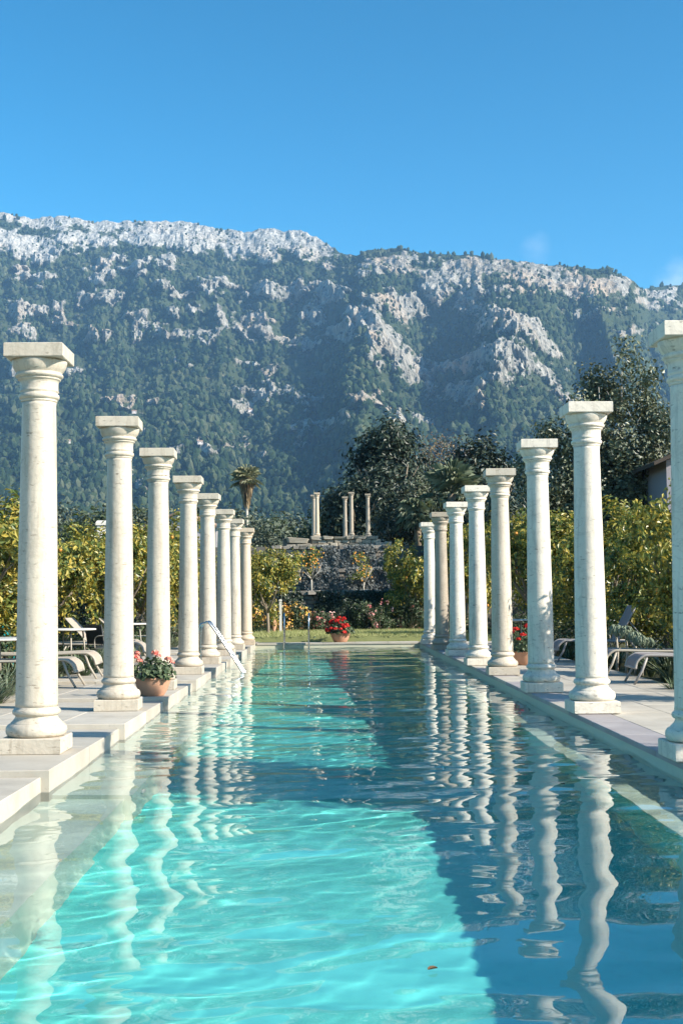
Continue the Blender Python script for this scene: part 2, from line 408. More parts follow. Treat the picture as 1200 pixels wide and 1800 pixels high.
LEFT = [ # front-face distance, centre x, abacus top pixel, material, label
 (10.25, -2.416, 60, 601, 'marble', 'nearest cream marble column on the left side of the pool, thick and brightest'),
 (14.3, -2.41, 203, 731, 'marble', 'second marble column on the left, just before the terracotta flower bowl'),
 (17.6, -2.40, 274, 787, 'marble', 'third marble column on the left side of the pool, just behind the terracotta flower bowl'),
 (21.3, -2.38, 330, 836, 'marble', 'fourth marble column on the left side of the pool, left of the curved steel handrail'),
 (24.8, -2.385, 366, 867, 'marble', 'fifth marble column on the left side of the pool, partly behind the curved steel handrail'),
 (28.5, -2.37, 395, 895, 'marble', 'sixth marble column on the left side of the pool, counted from the front'),
 (31.9, -2.38, 415, 912, 'marble', 'seventh marble column on the left side, last but one before the far coping'),
 (35.2, -2.30, 437, 928, 'marble_warm', 'farthest column on the left side of the pool, warmer beige than the others')]
for i, (d, x, px, py, mt, lab) in enumerate(LEFT):
    yc = d + 0.245; z = zl(yc)
    H = at(px, py, d).z - z
    make_column(x, yc, z, H, MAT[mt], lab, 'columns along the left side of the pool', R(rng.uniform(-2.5, 2.5)))
RIGHT = [
 (9.45, 2.845, 1210, 562, 'marble_grey', 'column cut off by the right edge of the photo, grey in the shade'),
 (13.4, 2.86, 1038, 705, 'marble_grey', 'tall sunlit column on the right side of the pool, nearest one fully in view'),
 (16.45, 2.83, 952, 771, 'marble_grey', 'right hand column with leaf shadows on its lower shaft and chipped edge'),
 (20.2, 2.84, 883, 823, 'marble', 'column on the right side of the pool just left of the red geranium pot'),
 (23.2, 2.81, 840, 853, 'marble_grey', 'fifth column on the right side with a dark shadow near its foot'),
 (27.1, 2.83, 804, 882, 'marble_grey', 'sixth column on the right side of the pool, streaked dark, counted from the front'),
 (30.3, 2.78, 776, 900, 'marble_old', 'dark weathered column on the right side, squeezed between two paler ones'),
 (34.3, 2.82, 755, 918, 'marble_grey', 'farthest column on the right side of the pool beside the far coping')]
for i, (d, x, px, py, mt, lab) in enumerate(RIGHT):
    yc = d + 0.245; z = DZ + 0.004
    H = at(px, py, d).z - z
    make_column(x, yc, z, H, MAT[mt], lab, 'columns along the right side of the pool', R(rng.uniform(-3, 3)))
# ------------------------------------------------------------------ mountain
def vnoise(x, y, seed=0):
    xi = np.floor(x).astype(np.int64); yi = np.floor(y).astype(np.int64); fx = x - xi; fy = y - yi
    fx = fx * fx * fx * (fx * (fx * 6 - 15) + 10); fy = fy * fy * fy * (fy * (fy * 6 - 15) + 10)
    def h(a, b):
        n = (a * 374761393 + b * 668265263 + seed * 982451653) & 0x7fffffff
        n = ((n ^ (n >> 13)) * 1274126177) & 0x7fffffff
        n = (n ^ (n >> 16)) & 0xffff
        return n / 65535.0
    return (h(xi, yi) * (1 - fx) + h(xi + 1, yi) * fx) * (1 - fy) + (h(xi, yi + 1) * (1 - fx) + h(xi + 1, yi + 1) * fx) * fy
def fbm(x, y, o=5, seed=0, g=0.5):
    s = 0; a = 1; t = 0
    for i in range(o):
        s = s + a * vnoise(x * 2 ** i + 13.7 * i, y * 2 ** i + 7.1 * i, seed + i); t += a; a *= g
    return s / t
CREST = np.array([(-900,300),(-600,330),(-300,350),(0,371),(50,379),(110,375),(160,386),(220,386),(300,384),(360,392),(430,403),(470,396),(500,401),(530,400),(560,414),(600,441),(630,447),(650,435),(700,431),(760,440),(840,442),(900,455),(960,460),(1000,463),(1060,468),(1100,475),(1128,490),(1142,506),(1170,500),(1200,498),(1400,520),(1800,570),(2200,600)], float)
CREST_R = np.array([(-900,3300),(0,3300),(300,3200),(560,3000),(640,2750),(760,2650),(1000,2600),(1120,2650),(1150,3200),(1300,3400),(2200,3200)], float)
ROCK = [(40,432,62,24,14,1),(150,418,60,12,5,.8),(310,412,105,30,5,1),(205,452,14,6,0,.9),(240,468,28,8,-5,.9),(285,477,32,8,5,.9),(300,462,20,10,0,.9),(35,480,14,6,0,.9),(60,493,38,8,-8,.9),(182,492,24,13,-15,1),(246,494,15,7,-20,.9),
 (28,552,20,20,0,.9),(63,556,15,12,0,1),(102,546,17,15,0,1),(150,527,18,13,0,1),(192,526,27,15,0,1),(40,588,24,14,20,.9),(156,602,14,13,-30,1),(236,594,11,13,0,.9),(186,597,9,11,0,.9),(292,517,18,8,-15,.9),(312,527,20,8,-20,.9),(392,497,30,9,10,.9),(385,572,9,14,0,.9),(20,665,16,8,-30,.8),(70,640,8,8,0,.8),
 (455,424,60,26,0,1.1),(545,426,46,28,15,1.1),(475,452,24,17,0,.9),(485,514,42,16,0,1),(583,522,32,17,0,1.1),(552,552,24,20,20,.9),(450,572,36,13,0,.8),(432,592,18,10,-30,.8),(465,592,20,9,0,.8),(603,602,40,15,30,.9),(650,588,46,24,30,1),(684,622,50,30,32,1.1),(715,645,24,28,0,1.1),(648,655,10,16,0,.8),(666,672,10,14,0,.8),(755,668,12,18,0,.8),
 (640,489,22,7,0,.9),(576,472,15,9,0,.8),(712,532,44,24,-25,1),(770,492,26,30,-35,.9),(700,460,60,20,0,.7),(820,470,45,24,0,.9),(832,512,24,26,0,.9),(868,586,34,22,10,1),(930,602,54,22,10,1.1),(862,560,26,10,0,.8),(900,518,64,9,0,.8),(950,482,54,28,5,1),(878,470,30,16,0,.9),(1062,502,30,22,0,1),(1100,500,36,20,15,1),(1020,492,26,24,0,.8),
 (870,645,92,22,8,.9),(830,690,60,18,0,.75),(836,716,22,18,0,.9),(900,668,40,16,0,.8),(962,662,30,14,0,.8),(736,736,27,13,10,.8),(1130,585,40,10,0,.6),(445,695,38,20,0,.55),(470,705,30,8,0,.7),(632,745,34,10,-15,.6),(560,765,60,14,0,.45),(1170,515,30,14,0,.7),(1060,545,50,8,0,.5),(430,640,30,9,0,.5),(120,665,22,7,-20,.45),(330,560,26,12,0,.5),(300,640,20,8,0,.4)]
def rock_mask(px, py):
    """share of bare limestone, by bearing and height"""
    m = np.zeros_like(px)
    w1 = (fbm(px / 38, py / 26, 4, 3) - 0.5) * 34; w2 = (fbm(px / 38, py / 26, 4, 9) - 0.5) * 26
    for cx, cy_, rx, ry, a, s in ROCK:
        a = math.radians(a); dx = px + w1 - cx; dy = py + w2 - cy_
        u = (dx * math.cos(a) + dy * math.sin(a)) / rx; v = (-dx * math.sin(a) + dy * math.cos(a)) / ry
        d = np.sqrt(u * u + v * v); m = np.maximum(m, s * np.clip(1.45 - d, 0, 1))
    dc = py - np.interp(px, CREST[:, 0], CREST[:, 1])
    left = np.clip((640 - px) / 60, 0, 1); m = np.maximum(m, left * np.clip(1 - (dc + w2 * 0.6) / 30, 0, 1) * np.clip(0.35 + 1.5 * fbm(px / 45, py / 9, 3, 44), 0, 1))
    m = np.maximum(m, (1 - left) * 0.5 * np.clip(1 - np.abs(dc - 28 + w2) / 30, 0, 1))
    fine = fbm(px / 11, py / 7, 4, 21)
    sparse = np.clip((fbm(px / 60, py / 30, 4, 33) - 0.60) * 6, 0, 1) * 0.6
    m = np.maximum(m, sparse)
    return np.clip(m * 1.30 - (fine - 0.42) * 1.25, 0, 1)
R0 = 700.0
def relief(px, t):
    """how far the slope steps out of the smooth ramp, metres towards the pool"""
    q = px / 150.0
    sp = 1 - np.abs(2 * fbm(q * 0.8 + t * 0.9, t * 1.3, 4, 51) - 1)          # spurs running down the slope
    n = (sp - 0.7) * 150 + (fbm(q * 2.2 - t * 1.2, t * 5, 4, 61) - 0.5) * 130 + (fbm(px / 16, t * 26, 4, 71) - 0.5) * 46
    n = n + 130 * np.exp(-((px - 630) / 55) ** 2 - ((t - 0.5) / 0.35) ** 2) - 110 * np.exp(-((px - 745 - (0.9 - t) * 40) / 45) ** 2 - ((t - 0.62) / 0.25) ** 2) \
          + 140 * np.exp(-((px - 900) / 70) ** 2 - ((t - 0.7) / 0.2) ** 2) - 120 * np.exp(-((px - 1030) / 60) ** 2 - ((t - 0.68) / 0.28) ** 2)
    return n
def slope_point(px, t):
    """bearing (as a photo column at the horizon) and height share t -> world x, y, z"""
    cy_ = np.interp(px, CREST[:, 0], CREST[:, 1]); E = (1054 + (px - 574) * 0.0087 * -1 - cy_) / 2200.0
    rc = np.interp(px, CREST_R[:, 0], CREST_R[:, 1]); tt = np.clip(t, 0, 1)
    py = 1054 - (px - 574) * 0.0087 - tt * E * 2200
    y = R0 + (rc - R0) * tt ** 0.85
    amp = np.clip(tt * 4, 0, 1) * np.clip((1 - tt) * 5 + 0.12, 0, 1)
    m = rock_mask(px, py)
    y2 = y - relief(px, tt) * amp - (m * 30 + m * 13 * (1 - np.abs(2 * fbm(px / 6, py / 24, 3, 91) - 1)) + m * 6 * fbm(px / 5, py / 5, 2, 95)) * np.clip((1 - tt) * 8, 0.2, 1)
    jag = (fbm(px / 9, tt * 60, 3, 81) - 0.5) * 9 * np.clip(tt * 3, 0, 1) * (0.4 + m)
    over = np.clip(t - 1, 0, 9)
    x = (px - 574) / 2200.0 * y2
    z = EYE + tt * E * y + jag - over * 900 + 6 * (1 - np.exp(-tt * 8)) - 6 * np.exp(-tt * 30)
    return x, y2 + over * 2500, z, m, py
pxs = np.arange(-800, 2101, 3.0); ts = np.concatenate([np.linspace(-0.0, 1.0, 250), [1.02, 1.06, 1.14, 1.3]])
PXg, Tg = np.meshgrid(pxs, ts)
mx, my, mz, mm, _ = slope_point(PXg, Tg)
n_c = len(pxs); n_r = len(ts)
ii, jj = np.meshgrid(np.arange(n_c - 1), np.arange(n_r - 1)); b0 = (jj * n_c + ii).ravel()
me = np_mesh('mountain', np.stack([mx, my, mz], -1).reshape(-1, 3), np.stack([b0, b0 + 1, b0 + n_c + 1, b0 + n_c], -1), False)
at_ = me.attributes.new('rock', 'FLOAT', 'POINT'); at_.data.foreach_set('value', mm.ravel().astype(np.float32))
m = NT('mountain'); v = m.coords()
att = m.n('ShaderNodeAttribute', attribute_name='rock').outputs['Fac']
nz = m.noise(v, 0.012, 6, 0.65); big = m.noise(v, 0.0022, 4, 0.6)
rockc = m.mix(m.ramp(m.noise(m.mapv(v, (1, 1, 0.45)), 0.035, 8, 0.78), [(0.44, 0.0), (0.60, 1.0)]), (0.40, 0.375, 0.33), (0.13, 0.13, 0.11))
rockc = m.mix(m.ramp(m.noise(m.mapv(v, (1, 1, 0.35)), 0.007, 4, 0.6), [(0.50, 0.0), (0.66, 0.55)]), rockc, (0.44, 0.31, 0.20))
sx = m.n('ShaderNodeSeparateXYZ'); m.set(sx.inputs[0], v)
high = m.n('ShaderNodeMapRange'); m.set(high.inputs['Value'], sx.outputs['Z']); high.inputs['From Min'].default_value = 700; high.inputs['From Max'].default_value = 900
rockc = m.mix(m.math('MULTIPLY', high.outputs[0], 0.5), rockc, (0.56, 0.545, 0.51))
veg = m.mix(nz, (0.030, 0.052, 0.022), (0.075, 0.085, 0.045))
veg = m.mix(m.ramp(m.noise(v, 0.035, 5, 0.7), [(0.60, 0.0), (0.72, 0.8)]), veg, (0.24, 0.21, 0.15))
edge = m.math('ADD', att, m.math('MULTIPLY', m.math('SUBTRACT', m.noise(m.mapv(v, (1, 1, 0.6)), 0.09, 6, 0.75), 0.5), 1.1))
col = m.mix(m.ramp(edge, [(0.40, 0.0), (0.52, 1.0)]), veg, rockc)
hb = m.math('ADD', m.math('MULTIPLY', m.noise(m.mapv(v, (1, 1, 0.45)), 0.03, 6, 0.7), 22.0), m.math('MULTIPLY', m.noise(v, 0.13, 4, 0.6), 5.0))
crk = m.math('ABSOLUTE', m.math('SUBTRACT', m.noise(m.mapv(v, (1, 1, 0.3)), 0.05, 5, 0.7), 0.5))
col = m.mix(m.math('MULTIPLY', m.ramp(crk, [(0.0, 0.75), (0.03, 0.0)]), m.ramp(edge, [(0.4, 0.0), (0.5, 1.0)])), col, (0.05, 0.05, 0.045))
MAT['mountain'] = m.done(m.bsdf(col, 0.95, 0, m.bump(hb, 0.9, 1.0), 0.05))
mountain = structure(link('mountain', me, MAT['mountain']))

# forest on its slopes
def mat_leaf(name, cols, rough=0.55, trans=0.0, spec=0.25, scale=None):
    m = NT(name); r = m.island(); k = len(cols)
    c = m.ramp(r, [(i / max(1, k - 1), cc) for i, cc in enumerate(cols)])
    b = m.bsdf(c, rough, 0, None, spec)
    if trans:
        tr = m.n('ShaderNodeBsdfTranslucent'); m.set(tr.inputs['Color'], m.mix(1.0, c, (1.0, 0.95, 0.55), 'MULTIPLY'))
        mx = m.n('ShaderNodeMixShader'); mx.inputs[0].default_value = trans
        m.t.links.new(b, mx.inputs[1]); m.t.links.new(tr.outputs[0], mx.inputs[2]); b = mx.outputs[0]
    return m.done(b)
m = NT('forest'); v = m.coords(); pa = m.math('ADD', m.island(), m.math('MULTIPLY', m.math('SUBTRACT', m.noise(v, 0.006, 4, 0.6), 0.5), 2.2))
fc = m.ramp(pa, [(0.0, (0.014, 0.027, 0.014)), (0.4, (0.026, 0.044, 0.020)), (0.7, (0.045, 0.066, 0.030)), (1.0, (0.085, 0.098, 0.055))])
MAT['forest'] = m.done(m.bsdf(fc, 0.85, 0, m.bump(m.noise(v, 0.9, 3, 0.7), 0.8, 1.0), 0.05))
def ico(sub):
    bm = bmesh.new(); bmesh.ops.create_icosphere(bm, subdivisions=sub, radius=1.0)
    v = np.array([p.co[:] for p in bm.verts]); f = np.array([[q.index for q in p.verts] for p in bm.faces]); bm.free(); return v, f
def blobs(name, pos, rad, hgt, sub, mat, seed, jit=0.28):
    v0, f0 = ico(sub); n = len(pos); rs = np.random.RandomState(seed); k = len(v0)
    sc1 = 1 + rs.uniform(-jit, jit, (n, k, 1)); a = rs.uniform(0, 6.28, n); ca, sa = np.cos(a)[:, None], np.sin(a)[:, None]
    V = v0[None] * sc1
    x = V[..., 0] * ca - V[..., 1] * sa; y = V[..., 0] * sa + V[..., 1] * ca
    P = np.stack([x * rad[:, None] + pos[:, None, 0], y * rad[:, None] + pos[:, None, 1], (V[..., 2] * 0.55 + 0.42) * hgt[:, None] + pos[:, None, 2]], -1)
    F = (f0[None] + (np.arange(n) * k)[:, None, None]).reshape(-1, 3)
    return link(name, np_mesh(name, P.reshape(-1, 3), F, False), mat)
def scatter(n, t0, t1, s0, s1, sub, seed):
    rs = np.random.RandomState(seed); px = rs.uniform(-260, 1460, n); t = rs.uniform(t0, t1, n)
    x, y, z, mk, py = slope_point(px, t)
    clump = fbm(px / 34, py / 20, 3, 101)
    rocky = mk > 0.35
    keep = (~rocky | (rs.rand(n) < 0.22)) & (clump + 0.30 * rs.rand(n) > 0.52)
    pos = np.stack([x, y, z - 1.0], -1)[keep]; m_ = keep.sum()
    rad = rs.uniform(s0, s1, m_) * (0.7 + 0.5 * clump[keep]) * np.where(rocky[keep], 0.6, 1.0); hgt = rad * rs.uniform(1.4, 3.4, m_)
    o = blobs('mountain_forest', pos, rad, hgt, sub, MAT['forest'], seed)
    return stuff(o)
scatter(24000, 0.42, 1.0, 2.2, 6.0, 1, 1)
scatter(15000, 0.14, 0.45, 1.9, 5.6, 1, 2)
scatter(6500, 0.0, 0.16, 1.3, 4.0, 2, 3)

# ------------------------------------------------------------------ haze
hz = MB(); hz.box(-4200, 4200, -400, 6200, -4.0, 1150)
m = NT('haze'); pv = m.n('ShaderNodeVolumePrincipled'); pv.inputs['Color'].default_value = (0.32, 0.62, 1.0, 1)
pv.inputs["Density"].default_value = 0.000088; pv.inputs["Anisotropy"].default_value = 0.0
m.t.links.new(pv.outputs[0], m.out.inputs['Volume'])
haze = stuff(hz.build('haze', m.mat))
# ------------------------------------------------------------------ foliage helpers
def leaf_mesh(name, P, N, size, seed, aspect=0.5, jitter=0.35):
    """one bent leaf (two quads' worth of triangles kept to 4 corners + fold) per point; P points, N facing normals"""
    rs = np.random.RandomState(seed); n = len(P)
    N = N / np.maximum(1e-6, np.linalg.norm(N, axis=1))[:, None]
    a = rs.normal(size=(n, 3)); T = a - N * (a * N).sum(1)[:, None]; T /= np.maximum(1e-6, np.linalg.norm(T, axis=1))[:, None]
    B = np.cross(N, T); L = size * (1 + rs.uniform(-jitter, jitter, (n, 1))); Wd = L * aspect
    fold = N * L * 0.16
    V = np.stack([P - T * L * 0.5, P + B * Wd * 0.5 + fold, P + T * L * 0.5, P - B * Wd * 0.5 + fold], 1)
    b = np.arange(n) * 4
    F = np.concatenate([np.stack([b, b + 1, b + 2], 1), np.stack([b, b + 2, b + 3], 1)])
    return np_mesh(name, V.reshape(-1, 3), F, False)
def crown_points(lobes, n, seed, shell=0.45, clump=0.0, nclump=60, up=0.35):
    """points spread through ellipsoid lobes (x, y, z, rx, ry, rz), thicker towards the outside, gathered in clumps"""
    rs = np.random.RandomState(seed); lobes = np.array(lobes, float)
    w = lobes[:, 3] * lobes[:, 4] * lobes[:, 5]; w = w ** 0.75; w /= w.sum()
    def pts(k):
        li = rs.choice(len(lobes), k, p=w); d = rs.normal(size=(k, 3)); d /= np.linalg.norm(d, axis=1)[:, None]
        r = 1 - shell * rs.rand(k, 1) ** 1.6
        return lobes[li, :3] + d * r * lobes[li, 3:], d
    if clump > 0:
        cp, cd = pts(nclump); ci = rs.randint(0, nclump, n)
        P = cp[ci] + rs.normal(size=(n, 3)) * clump; D = cd[ci] + (P - cp[ci]) / clump * 0.45
    else: P, D = pts(n)
    N = D + rs.normal(size=P.shape) * 0.55; N[:, 2] += up
    return P, N
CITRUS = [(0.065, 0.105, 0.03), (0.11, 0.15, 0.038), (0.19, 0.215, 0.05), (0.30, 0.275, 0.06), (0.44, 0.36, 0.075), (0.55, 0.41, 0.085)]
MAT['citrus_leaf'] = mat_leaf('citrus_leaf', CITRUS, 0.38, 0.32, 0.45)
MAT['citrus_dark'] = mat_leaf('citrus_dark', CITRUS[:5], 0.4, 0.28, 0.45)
MAT['dark_leaf'] = mat_leaf('dark_leaf', [(0.012, 0.022, 0.014), (0.022, 0.036, 0.020), (0.036, 0.052, 0.030), (0.075, 0.092, 0.060)], 0.45, 0.1, 0.4)
MAT['poplar_leaf'] = mat_leaf('poplar_leaf', [(0.045, 0.06, 0.034), (0.08, 0.097, 0.055), (0.14, 0.155, 0.09), (0.26, 0.27, 0.18)], 0.45, 0.15, 0.4)
MAT['mid_leaf'] = mat_leaf('mid_leaf', [(0.030, 0.048, 0.022), (0.05, 0.07, 0.03), (0.085, 0.10, 0.05)], 0.6, 0.1, 0.2)
MAT['ivy_leaf'] = mat_leaf('ivy_leaf', [(0.10, 0.11, 0.11), (0.17, 0.18, 0.18), (0.26, 0.27, 0.26)], 0.6, 0.1, 0.2)
MAT['bed_leaf'] = mat_leaf('bed_leaf', [(0.020, 0.040, 0.018), (0.040, 0.070, 0.030), (0.080, 0.110, 0.050), (0.14, 0.17, 0.09)], 0.5, 0.15, 0.35)
MAT['pale_leaf'] = mat_leaf('pale_leaf', [(0.16, 0.20, 0.15), (0.24, 0.29, 0.21), (0.32, 0.36, 0.27)], 0.6, 0.1, 0.2)
MAT['palm_leaf'] = mat_leaf('palm_leaf', [(0.09, 0.12, 0.075), (0.14, 0.175, 0.11), (0.20, 0.235, 0.15), (0.30, 0.31, 0.21)], 0.45, 0.15, 0.35)
MAT['palm_dry'] = mat_leaf('palm_dry', [(0.20, 0.14, 0.08), (0.30, 0.22, 0.13), (0.38, 0.30, 0.19)], 0.8, 0.05, 0.1)
MAT['yellow_flower'] = mat_leaf('yellow_flower', [(0.62, 0.36, 0.05), (0.72, 0.48, 0.10), (0.70, 0.33, 0.12), (0.75, 0.60, 0.35)], 0.6, 0.2, 0.2)
MAT['red_flower'] = mat_leaf('red_flower', [(0.50, 0.015, 0.018), (0.62, 0.03, 0.03), (0.70, 0.08, 0.05)], 0.6, 0.2, 0.2)
MAT['pink_flower'] = mat_leaf('pink_flower', [(0.72, 0.22, 0.18), (0.78, 0.40, 0.32), (0.66, 0.10, 0.08)], 0.6, 0.2, 0.2)
MAT['rose_flower'] = mat_leaf('rose_flower', [(0.45, 0.10, 0.10), (0.60, 0.30, 0.28), (0.70, 0.55, 0.48)], 0.6, 0.2, 0.2)
MAT['grass'] = mat_leaf('grass', [(0.20, 0.23, 0.09), (0.29, 0.32, 0.13), (0.38, 0.39, 0.18), (0.46, 0.42, 0.22)], 0.7, 0.2, 0.1)
MAT['orange'] = mat_plain('orange', (0.62, 0.27, 0.05), 0.45, var=0.15, scale=3)
def mat_bark(name, a, b):
    m = NT(name); v = m.coords(); n = m.noise(m.mapv(v, (1, 1, 0.25)), 14, 5, 0.65)
    return m.done(m.bsdf(m.mix(n, a, b), 0.9, 0, m.bump(n, 0.6, 0.03), 0.1))
MAT['bark'] = mat_bark('bark', (0.16, 0.12, 0.085), (0.30, 0.25, 0.19))
MAT['bark_pale'] = mat_bark('bark_pale', (0.28, 0.25, 0.21), (0.50, 0.46, 0.40))
def limbs(base, top, n, spread, r0, seed, drop=0.0):
    """tapered trunk and limbs as one mesh"""
    rs = random.Random(seed); b = MB(); base = Vector(base); top = Vector(top); mid = base.lerp(top, 0.45)
    b.tube([base, base.lerp(mid, 0.5) + Vector((rs.uniform(-.05, .05), rs.uniform(-.05, .05), 0)), mid], [r0, r0 * 0.82, r0 * 0.7], 8)
    for i in range(n):
        a = 2 * math.pi * (i + rs.uniform(-.3, .3)) / n; e = top + Vector((math.cos(a) * spread, math.sin(a) * spread, rs.uniform(-.25, .1) * spread))
        q = mid.lerp(e, 0.5) + Vector((math.cos(a) * spread * .18, math.sin(a) * spread * .18, rs.uniform(-.1, .1)))
        b.tube([mid - Vector((0, 0, .03)), q, e], [r0 * 0.55, r0 * 0.36, r0 * 0.1], 6)
        for j in range(2):
            e2 = q.lerp(e, 0.6) + Vector((rs.uniform(-.5, .5), rs.uniform(-.5, .5), rs.uniform(0, .6))) * spread * 0.6
            b.tube([q, q.lerp(e2, .5) + Vector((0, 0, .05)), e2], [r0 * .28, r0 * .18, r0 * .06], 5)
    return b

# ------------------------------------------------------------------ orange trees
def citrus_proto(k, fruit):
    rs = random.Random(100 + k); lobes = [(0, 0, 2.15, 0.95, 0.95, 0.95)]
    for i in range(12):
        a = rs.uniform(0, 6.28); r = rs.uniform(0.45, 0.95)
        lobes.append((math.cos(a) * r, math.sin(a) * r, rs.uniform(0.85, 2.95), rs.uniform(.4, .68), rs.uniform(.4, .68), rs.uniform(.38, .7)))
    P, N = crown_points(lobes, 7600, 200 + k, 0.5, 0.105, 135)
    keep = P[:, 2] > 0.42
    me = leaf_mesh('crown', P[keep], N[keep], 0.125, 300 + k, 0.48)
    br = limbs((0, 0, 0), (0, 0, 2.1), 5, 0.75, 0.085, 400 + k).mesh('trunk')
    ob = MB(); ob.lathe([(0.004, -0.042), (0.026, -0.034), (0.042, -0.010), (0.042, 0.012), (0.028, 0.034), (0.004, 0.040)], 10)
    return me, br, ob.mesh('orange'), [l for l in lobes]
CIT = [citrus_proto(k, 6) for k in range(4)]
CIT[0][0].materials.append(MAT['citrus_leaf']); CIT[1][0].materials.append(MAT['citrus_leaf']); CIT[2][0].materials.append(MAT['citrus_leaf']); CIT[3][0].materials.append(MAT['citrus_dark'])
for c in CIT: c[1].materials.append(MAT['bark']); c[2].materials.append(MAT['orange'])
def orange_tree(x, y, z, h, w, k, label, group, fruit=5, rz=None):
    t = thing('orange_tree', label, 'tree', (x, y, z), rng.uniform(0, 6.28) if rz is None else rz, group)
    t.scale = (w / 1.4, w / 1.4, h / 3.4)
    me, br, og, lobes = CIT[k]
    link('crown', me, None, t); link('trunk', br, None, t)
    for i in range(fruit):
        l = rng.choice(lobes); a = rng.uniform(0, 6.28); e = rng.uniform(-0.7, 0.5); s = rng.uniform(0.9, 1.08)
        o = link('orange', og, None, t, (l[0] + math.cos(a) * math.cos(e) * l[3] * s, l[1] + math.sin(a) * math.cos(e) * l[4] * s, l[2] + math.sin(e) * l[5] * s))
    return t
GL, GR = 'orange trees along the left side', 'orange trees along the right side'
OL = [(-5.6, 19.6, 3.4, 1.35, 0, 'leafy orange tree at the left edge behind the nearest column'),
      (-6.5, 25.0, 3.2, 1.35, 1, 'orange tree partly behind the nearest left column, left of its shaft'),
      (-6.9, 31.4, 3.7, 1.45, 2, 'yellowing orange tree between the first and second left columns, crooked branches showing'),
      (-5.5, 34.0, 3.85, 1.40, 0, 'orange tree between the second and third left columns'),
      (-4.9, 38.5, 3.9, 1.40, 1, 'orange tree between the third and fourth left columns'),
      (-4.2, 42.5, 3.4, 1.40, 2, 'orange tree showing in narrow gaps between the farther left columns'),
      (-1.95, 40.9, 3.35, 1.10, 0, 'round golden orange tree just right of the farthest left column, pale bare trunk'),
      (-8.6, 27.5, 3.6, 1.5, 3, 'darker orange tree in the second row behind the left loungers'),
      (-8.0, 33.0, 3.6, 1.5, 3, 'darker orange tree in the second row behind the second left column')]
for x, y, h, w, k, lab in OL: orange_tree(x, y, 0.05, h, w, k, lab, GL, 6)
OR = [(5.75, 20.2, 3.25, 1.05, 1, 'orange tree at the right edge beside the column cut off by the frame'),
      (6.9, 25.6, 3.1, 1.35, 3, 'shaded orange tree just right of the tall sunlit right hand column'),
      (5.2, 31.8, 3.95, 1.55, 0, 'large orange tree between the two nearest fully visible right hand columns'),
      (6.5, 37.6, 4.3, 1.5, 2, 'orange tree between the leaf shadowed column and the geranium pot on the right'),
      (4.9, 44.4, 4.3, 1.45, 1, 'yellow green orange tree behind the middle right hand columns'),
      (3.15, 44.6, 3.75, 1.2, 2, 'orange tree left of the farthest right hand column, leaning over the terrace walls'),
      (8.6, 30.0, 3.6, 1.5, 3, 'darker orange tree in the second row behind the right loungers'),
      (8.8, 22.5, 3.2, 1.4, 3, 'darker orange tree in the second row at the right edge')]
for x, y, h, w, k, lab in OR: orange_tree(x, y, 0.05, h, w, k, lab, GR, 6)
orange_tree(-6.2, 22.4, .05, 3.0, 1.3, 2, 'orange tree close behind the left loungers, low and bushy', GL, 4)
orange_tree(-7.4, 27.6, .05, 3.1, 1.3, 1, 'orange tree under whose branches the raised lounger stands', GL, 4)
orange_tree(-5.4, 36.4, .05, 3.6, 1.3, 2, 'orange tree half hidden by the third left column', GL, 4)
orange_tree(6.3, 28.6, .05, 3.4, 1.35, 1, 'orange tree between the tall sunlit right column and the chipped one', GR, 4)
# trees just outside the right edge: their shade lies on the nearest right column and across the pool
orange_tree(5.3, 8.5, 0.05, 4.6, 1.20, 0, 'tall orange tree just outside the right edge, shading the nearest right column', GR, 0, 2.0)
orange_tree(5.6, 14.9, 0.05, 3.3, 1.05, 1, 'orange tree outside the right edge that shades the chipped column', GR, 0, 2.0)
# filler hedge behind each row, leaves darkened to stand in for shadow gaps
def hedge(x0, x1, y0, y1, h, label, seed, n=14000):
    t = thing('hedge', label, 'hedge', ((x0 + x1) / 2, (y0 + y1) / 2, 0.03), 0, 'filler hedges darkened as shade behind the orange trees')
    rs = np.random.RandomState(seed); P = np.stack([rs.uniform(x0, x1, n) - (x0 + x1) / 2, rs.uniform(y0, y1, n) - (y0 + y1) / 2, h * rs.rand(n) ** 0.7], -1)
    P[:, 2] *= 0.85 + 0.3 * fbm(P[:, 0] * 0.9 + 40, P[:, 1] * 0.9 + 40, 3, seed)
    link('foliage', leaf_mesh('foliage', P, rs.normal(size=(n, 3)) + [0, -0.6, 0.5], 0.16, seed, 0.5), MAT['dark_leaf'], t)
    for i in range(10):
        xx = rs.uniform(x0, x1) - (x0 + x1) / 2; yy = rs.uniform(y0, y1) - (y0 + y1) / 2; b = MB(); b.tube([(xx, yy, 0), (xx + rs.uniform(-.1, .1), yy, h * .5), (xx + rs.uniform(-.2, .2), yy, h * .8)], [0.03, 0.02, 0.008], 5); b.build('stem', MAT['bark'], t)
hedge(-8.3, -7.4, 15, 46, 1.9, 'long filler hedge darkened for the shadow gaps behind the left orange trees', 5)
hedge(7.6, 8.5, 15, 46, 1.9, 'long filler hedge darkened for the shadow gaps behind the right orange trees', 6)

